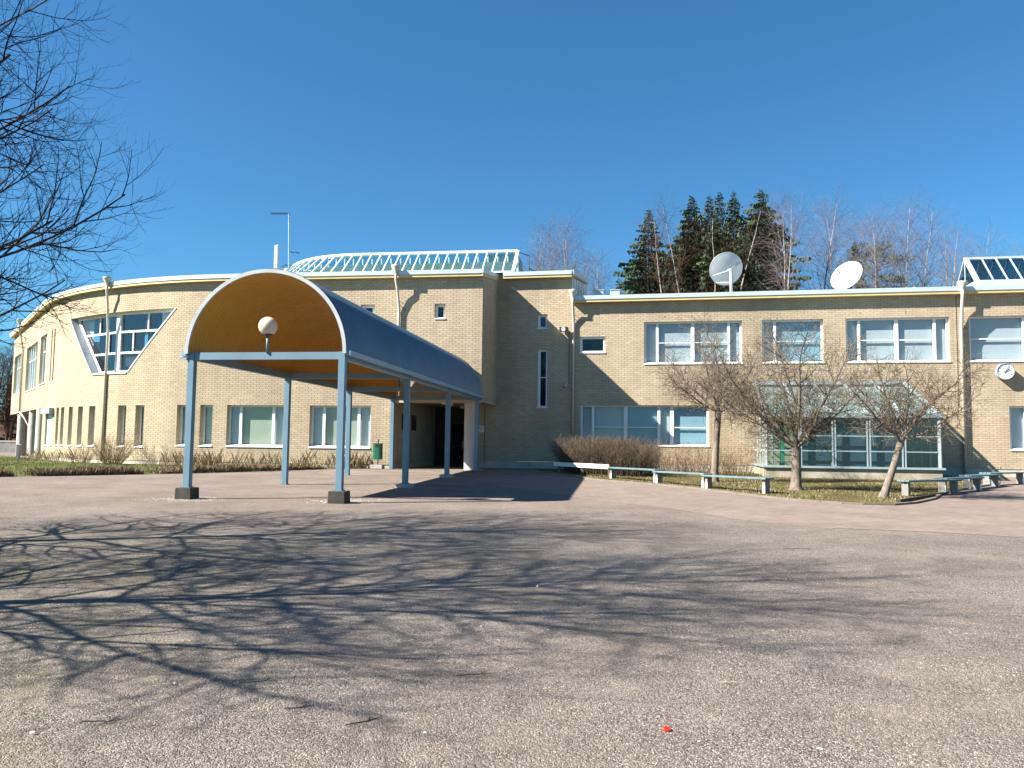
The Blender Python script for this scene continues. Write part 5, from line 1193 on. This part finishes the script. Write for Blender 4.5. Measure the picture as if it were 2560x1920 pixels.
# ------------------------------------------------------------------ loose stones, twigs and litter on the yard (near the camera)
def rocks(name, n, seed, rfun, sizes, mats, label):
    r = random.Random(seed); mb = MB()
    for _ in range(n):
        x, y = rfun(r); s = r.uniform(*sizes) * r.choice((1, 1, 1, 1.4)); z = gz(y) + .022 * (noise.noise(V((x * .35, y * .35, 0))) + .5 * noise.noise(V((x * 1.1, y * 1.1, 3)))) * min(1, max(0, (12.4 - y) / 4))
        a = r.uniform(0, 6.28); ca, sa = math.cos(a), math.sin(a); P_ = []
        for (ux, uy, uz) in ((1, 0, 0), (0, 1, 0), (-1, 0, 0), (0, -1, 0), (0, 0, .75)):
            k = r.uniform(.7, 1.2); X_ = (ux + r.uniform(-.2, .2)) * s * k; Y_ = (uy + r.uniform(-.2, .2)) * s * .75 * k
            P_.append(V((x + X_ * ca - Y_ * sa, y + X_ * sa + Y_ * ca, z - s * .15 + uz * s)))
        mb.add(P_, [(0, 1, 4), (1, 2, 4), (2, 3, 4), (3, 0, 4)], r.randrange(len(mats)))
    return tag(mb.build(name, mats), label, 'gravel', kind='stuff')
def nearr(r):
    y = 1.6 + 9.5 * r.random() ** 1.7; return r.uniform(-.72, .72) * y, y
SM = [mat('stone_a', (.28, .24, .205), .9), mat('stone_b', (.22, .19, .175), .9), mat('stone_c', (.36, .32, .28), .9), mat('stone_d', (.30, .235, .19), .9), mat('stone_e', (.12, .11, .105), .9)]
rocks('loose_gravel', 60000, 20, nearr, (.003, .007), SM, 'loose small stones scattered over the near yard')
rocks('footing_gravel', 1500, 21, lambda r: (PC(r.gauss(0, .33) + (0 if r.random() < .7 else CW), r.gauss(-.05, .25), 0).x, PC(0, r.gauss(-.05, .25), 0).y), (.01, .022), [SM[0], SM[2], mat('stone_f', (.50, .50, .48), .9)], 'grey crushed stone round the two front canopy footings')
TW = mat('twig_dark', (.03, .022, .016), .9); TWL = mat('straw_pale', (.42, .35, .24), .8)
tws = [((-.75, 4.45), .22, 40, TW, 'forked dark twig on the gravel at the bottom, left of centre'), ((-1.15, 4.65), .16, 25, TW, 'short dark twig left of the forked twig'), ((-1.5, 5.1), .26, 10, TW, 'long thin twig lying level in the gravel, lower left'), ((-.2, 5.3), .25, 15, TW, 'thin twig near the bottom centre of the yard'),
       ((.62, 7.4), .11, 50, TW, 'small dark twig in the middle of the yard'), ((3.95, 11.2), .55, 2, TW, 'long thin dark stick on the gravel at the right'), ((-1.0, 7.9), .35, 8, TW, 'thin straight twig inside the tree shadow'), ((-1.42, 6.3), .14, 3, TWL, 'short brown stick below the dark branch shadow'),
       ((-2.6, 9.3), .25, 5, TWL, 'pale straw in the upper left of the yard'), ((-1.9, 8.6), .15, 170, TWL, 'pale straw left of the middle of the yard'), ((-.3, 10.6), .3, 4, TWL, 'pale straw beyond the branch shadows'), ((1.35, 5.2), .12, 175, TWL, 'pale stalk on the gravel right of the red cap'), ((-2.1, 4.4), .2, 12, TW, 'twig at the lower left corner of the yard'), ((1.9, 9.0), .2, 20, TW, 'short twig on the open gravel right of centre')]
for (x, y), L, an_, mt_, lb in tws:
    z = gz(y) + .012; q = MB(); d = V((math.cos(R(an_)), math.sin(R(an_)), 0)); pts = [V((x, y, z)) + d * (L * (i / 5 - .5)) + V((rnd.uniform(-.008, .008), rnd.uniform(-.008, .008), rnd.uniform(0, .008))) for i in range(6)]
    q.tube(pts, [.0032, .0032, .003, .0026, .002, .0012], 5)
    if mt_ is TW: q.tube([pts[3], pts[3] + V((-d.y, d.x, 0)) * L * .22 + d * L * .15], [.003, .0015], 4)
    tag(q.build('fallen_twig' if mt_ is TW else 'dry_straw', mt_), lb, 'twig', 'twigs and straws on the gravel')
cpz = gz(4.36); q = MB(); cc_ = V((.82, 4.36, cpz + .012)); q.lathe(cc_, [(.001, .018), (.017, .018), (.019, .014), (.019, -.004), (.016, -.004)], 24, V((.1, -.35, 1))); tag(q.build('bottle_cap', mat('red_plastic', (.65, .02, .012), .35), smooth=False), 'small bright red plastic bottle cap lying on the gravel', 'bottle cap')
for (x, y), s, lb in (((-2.38, 4.24), .016, 'white scrap of paper near the bottom left corner'), ((1.53, 4.15), .018, 'whitish flat pebble right of the red cap'), ((-2.0, 5.05), .01, 'tiny white scrap lower left of the tree shadow'), ((-.22, 6.6), .012, 'white chip at the edge of the shadow'), ((.3, 6.5), .012, 'white chip on the open gravel, centre'), ((.28, 8.3), .016, 'pale crumpled scrap right of the shadow'), ((-.42, 4.3), .014, 'white chip near the bottom centre')):
    q = MB(); z = gz(y) + .008; pts = [V((x + s * rnd.uniform(.6, 1.1) * math.cos(k * 1.05), y + s * .7 * rnd.uniform(.6, 1.1) * math.sin(k * 1.05), z + rnd.uniform(0, .008))) for k in range(6)]
    c = V((x, y, z + .010)); q.add(pts + [c], [(k, (k + 1) % 6, 6) for k in range(6)]); tag(q.build('white_scrap', mat('paper_white', (.75, .74, .72), .7)), lb, 'litter', 'white scraps on the gravel')

# ------------------------------------------------------------------ woods behind the school
def birch(label, x, y, H, seed, twigm=BTWIG, bark=BIRCH, w=.24, name='birch_tree', crown0=.35, cat='tree', dens=1.0, multi=1, group='bare birches behind the school'):
    g = TreeGen(seed); r = g.r; B = V((x, y, 0)); gens = [g]
    spec = [None, dict(n=7, wob=.10, trop=(.5, .1), kids=10, tip=.15, start=.12, ref=H * w),
            dict(n=5, wob=.16, trop=(.2, -.25), ang=38, len=H * .13, rad=.028, kids=8, tip=.4, start=.1, taper=.4, ref=H * .1),
            dict(n=3, wob=.22, trop=(.0, -.5), ang=38, len=H * .07, rad=.017, kids=0, tip=.6, taper=.3)]
    for m_ in range(multi):
        tp = [B]; rr = [.20]; p = B.copy(); n = 10; lean = V((r.uniform(-.03, .03) + (m_ - (multi - 1) / 2) * .16, 0, 1))
        for i in range(n): lean = lean + V((r.uniform(-.05, .05), r.uniform(-.05, .05), 0)); p = p + (lean + V((r.uniform(-.05, .05), r.uniform(-.05, .05), 0))) * H / n; tp.append(p.copy()); rr.append(.17 * (1 - .92 * (i + 1) / n))
        g.br.append((0, tp, rr)); ph = r.random() * 6
        for i in range(int(24 * dens)):
            f = crown0 + (1 - crown0) * i / (24 * dens); z = f * n; k = min(int(z), n - 1); q = tp[k].lerp(tp[k + 1], z - k); ph += 2.4
            prof = math.sin(math.pi * min(1, (f - crown0) / (1 - crown0) * .85 + .15)) * .8 + .2
            g.branch(q, V((math.cos(ph), math.sin(ph), 1.5)), H * w * prof * r.uniform(.8, 1.1), .05 * (1 - f * .6), 1, spec)
    return tree_obj(name, label, cat, B, gens, .045, bark, twigm, group)
NEEDLE = [mat('needle_dark', (.022, .048, .020), .8, var=.3, scale=.6), mat('needle_mid', (.042, .078, .030), .8, var=.3, scale=.6), mat('needle_brown', (.060, .055, .028), .8, var=.3, scale=.6)]
def spruce_mesh(H, Rb, seed, brown=.1):
    r = random.Random(seed); mb = MB(); z = H * .06
    while z < H * .985:
        f = z / H; L = Rb * (1 - f) ** .95 * r.uniform(.62, 1.15) + .10; nb = r.randint(7, 9); ph = r.uniform(0, 6.28)
        for k in range(nb):
            a = ph + 2 * math.pi * k / nb + r.uniform(-.3, .3); l = L * r.uniform(.45, 1.2); d = V((math.cos(a), math.sin(a), 0)); s = V((-d.y, d.x, 0))
            m_ = max(3, int(l / .30)); zz = z + r.uniform(-.15, .15)
            for i in range(m_):
                t_ = (i + 1) / m_; sag = -.42 * l * t_ ** 1.3 + .20 * l * t_ ** 3
                c = V((0, 0, zz)) + d * l * t_ + V((0, 0, sag)); sc_l = min(1, l * .55 + .10); wd = (.34 + .28 * (1 - t_)) * sc_l
                for _ in range(4):
                    sd_ = s * r.uniform(-1, 1) * wd; e = c + sd_ + d * r.uniform(.0, .3) * .7 * sc_l + V((0, 0, r.uniform(-.34, .02))) * sc_l; w2 = d * .12 * sc_l
                    mi = 2 if r.random() < brown else (0 if r.random() < .55 else 1)
                    mb.add([c - w2, c + w2, e + w2 * .8 + V((0, 0, -.05)) * sc_l, e - w2 * .6 + V((0, 0, -.18)) * sc_l], [(0, 1, 2, 3)], mi)
        z += (.20 + .62 * (1 - f)) * .85
    return mb
def conifer(name, label, x, y, H, Rb, seed, brown=.1, group='dark spruces behind the school'):
    t = thing(name, label, 'tree', (x, y, 0), group=group); mb = spruce_mesh(H, Rb, seed, brown)
    mb.v = [v + V((x, y, 0)) for v in mb.v]; mb.build('crown', NEEDLE, t)
    q = MB(); q.tube([V((x, y, -.2)), V((x, y, H * .5)), V((x, y, H * .97))], [.28, .16, .02], 7); q.build('trunk', bark_mat('spruce_bark' + str(seed), (.07, .045, .03), (.12, .08, .055), 6), t)
SPR = [(13.0, 78, 24.4, 3.7, 'free-standing full spruce, leftmost of the big spruces behind the low roof'), (9.1, 70, 15.8, 1.2, 'small spruce tip beside the roof ventilators'), (18.5, 84, 27.8, 4.2, 'tall spruce at the left of the dense group'), (21.8, 90, 29.6, 3.6, 'spruce top second in the dense group'),
       (20.4, 80, 26.9, 2.7, 'narrow spruce top behind the grey dish, third in the group'), (23.4, 86, 29.0, 3.3, 'fourth spruce of the group, with an even pointed top'), (24.5, 80, 27.3, 5.0, 'tallest and widest spruce at the right of the dense group'), (21.8, 76, 21.5, 3.2, 'lower dark spruce just right of the grey dish'),
       (18.0, 93, 23.5, 3.8, 'brownish spruce filling the back of the group on the left'), (37.1, 88, 24.1, 1.7, 'thin brown spruce between the white dish and the pine'), (27.5, 90, 23.0, 3.8, 'lower spruce at the back behind the two white birch stems')]
for i, (x, y, h, w, lb) in enumerate(SPR): conifer('spruce_tree', lb, x, y, h, w * 2.6, 100 + i, .35 if i in (8, 9) else .0)
# pine: trunk and a rounded, clumped crown
def pine(x, y, H, seed, label):
    r = random.Random(seed); t = thing('pine_tree', label, 'tree', (x, y, 0)); mb = MB(); tr_ = MB(); tr_.tube([V((x, y, 0)), V((x + .2, y, H * .5)), V((x, y, H * .95))], [.25, .18, .05], 8)
    for k in range(44):
        f = r.uniform(.50, 1.0); a = r.uniform(0, 6.28); rr_ = 3.3 * math.sin(math.pi * min(1, (1.06 - f) / .62)) ** .6 * r.uniform(.35, 1); c = V((x + math.cos(a) * rr_, y + math.sin(a) * rr_, H * f - .4))
        tr_.tube([V((x, y, c.z - .8)), c], [.05, .02], 4); s = r.uniform(.7, 1.25)
        for _ in range(150):
            d = nrm(V((r.gauss(0, 1), r.gauss(0, 1), r.gauss(0, .6)))); p = c + V((d.x * s, d.y * s, d.z * s * .6)) * r.random() ** .35; e = p + nrm(d + V((r.uniform(-.5, .5), r.uniform(-.5, .5), .5))) * .28; w = d.orthogonal().normalized() * .06
            mb.add([p - w, p + w, e], [(0, 1, 2)], r.randrange(2))
    mb.build('crown', [mat('pine_green', (.05, .065, .022), .8), mat('pine_olive', (.075, .078, .03), .8)], t); tr_.build('trunk', bark_mat('pine_bark', (.10, .06, .035), (.18, .11, .07), 6), t)
pine(36.7, 82, 22.4, 60, 'round-topped olive pine with a bare birch stem in front, right of the white dish')
BIR = [(15.0, 74, 21.5, 'slim white birch stem in front of the left spruces', .5, 1), (18.3, 76, 23.3, 'many-stemmed brown birch with fanned pale limbs behind the grey dish', .3, 3), (23.1, 72, 22.6, 'leaning white birch stem in front of the tallest spruce', .45, 1), (24.9, 74, 22.8, 'thin white birch at the right edge of the spruces', .5, 1),
       (30.2, 82, 26.2, 'tall broad birch with a pale forked trunk right of the spruces', .3, 2), (33.9, 84, 25.6, 'birch with a bent top above the white dish', .35, 1), (38.3, 90, 26.2, 'fine-twigged birch behind the thin brown spruce', .35, 1), (33.8, 76, 22.3, 'slender birch with its stem crossing the pine', .5, 1),
       (38.7, 80, 25.3, 'tall wide birch standing clear, right of the pine', .28, 2), (44.9, 86, 24.7, 'pale many-branched birch left of the ridge skylight', .25, 2), (49.9, 90, 25.1, 'round fine-twigged tree right behind the ridge skylight', .2, 2), (2.0, 95, 25.7, 'birch behind the roof railing at the skylight end', .3, 2),
       (5.8, 90, 25.4, 'tall pointed birch above the end of the tall block', .3, 1), (7.0, 88, 22.7, 'birch with a trunk slanting right over the tall block', .3, 1), (4.6, 92, 22.6, 'low fuzzy birch left of the pointed one', .25, 2), (9.2, 85, 20.4, 'small lone birch in open sky above the ventilators', .35, 1), (55.0, 95, 24.0, 'pale twiggy tree partly behind the ridge skylight at the right edge', .25, 2)]
for i, (x, y, h, lb, c0, mlt) in enumerate(BIR): birch(lb, x, y, h, 200 + i, twigm=(BTWIG2 if i in (0, 1) else BTWIG), crown0=c0, multi=mlt, dens=(.55 if i in (0, 1, 2, 3) else .95 if mlt > 1 else 1.15), w=.20 if mlt > 1 else .21)
LFT = [(-53.5, 95, 17.3, 'dark treetop showing over the curved roof edge at the far left'), (-48.8, 80, 10.0, 'bare brown tree in the far left woods, front'), (-49.6, 85, 9.4, 'bare brown tree beside the undercroft columns'), (-49.9, 76, 10.5, 'bare brown tree at the left frame edge beyond the lawn'), (-46.0, 72, 8.5, 'low bare tree seen through the undercroft'), (-40, 78, 9.0, 'bare tree seen between the two round columns')]
for i, (x, y, h, lb) in enumerate(LFT): birch(lb, x, y, h, 300 + i, twigm=BTWIG2, bark=bark_mat('wood_bark' + str(i), (.06, .04, .03), (.12, .08, .06), 5), crown0=.12, multi=3 if i else 1, dens=.9, w=.30, name='bare_woodland_tree', group='bare trees in the left woods')
for i, (x, y, h) in enumerate(((-61, 100, 9.0), (-66, 98, 10.5), (-56.5, 97, 8), (-52, 90, 7), (-70, 104, 11), (-46, 84, 6.0), (-58, 88, 6.5))):
    conifer('spruce_tree', ['low dark spruce deep in the left woods, behind the lawn', 'dark spruce at the far left behind the bare trees', 'dark spruce low between the bare trees at the left', 'small dark spruce beyond the retaining wall', 'farthest dark spruce at the left edge', 'small spruce behind the left column', 'low spruce right above the retaining wall'][i], x, y, h, 3.4, 400 + i, .3, 'dark spruces in the left woods')
# wooded rise that closes the view under the left wing
bk = MB(); rr_ = random.Random(77)
ns_ = 60
for i in range(ns_):
    for j in range(2): pass
hv = []
for i in range(41):
    for j in range(7):
        x = -110 + 90 * i / 40; y = 84 + 7 * j + (x + 60) * -.2; z = [-.2, 1.5, 3.0, 4.0, 4.6, 4.8, -.5][j] + .5 * noise.noise(V((x * .15, y * .2, 0))) * (0 < j < 6); hv.append(V((x, y, z)))
bk.v = hv
for i in range(40):
    for j in range(6): k = i * 7 + j; bk.f.append((k, k + 7, k + 8, k + 1)); bk.mi.append(0)
tag(bk.build('wooded_bank', lawn_mat('forest_floor', (.03, .022, .015), (.055, .035, .022), (.09, .06, .035)), smooth=True), kind='structure')
for o in list(bpy.data.objects):
    if '_m' in o: del o['_m']
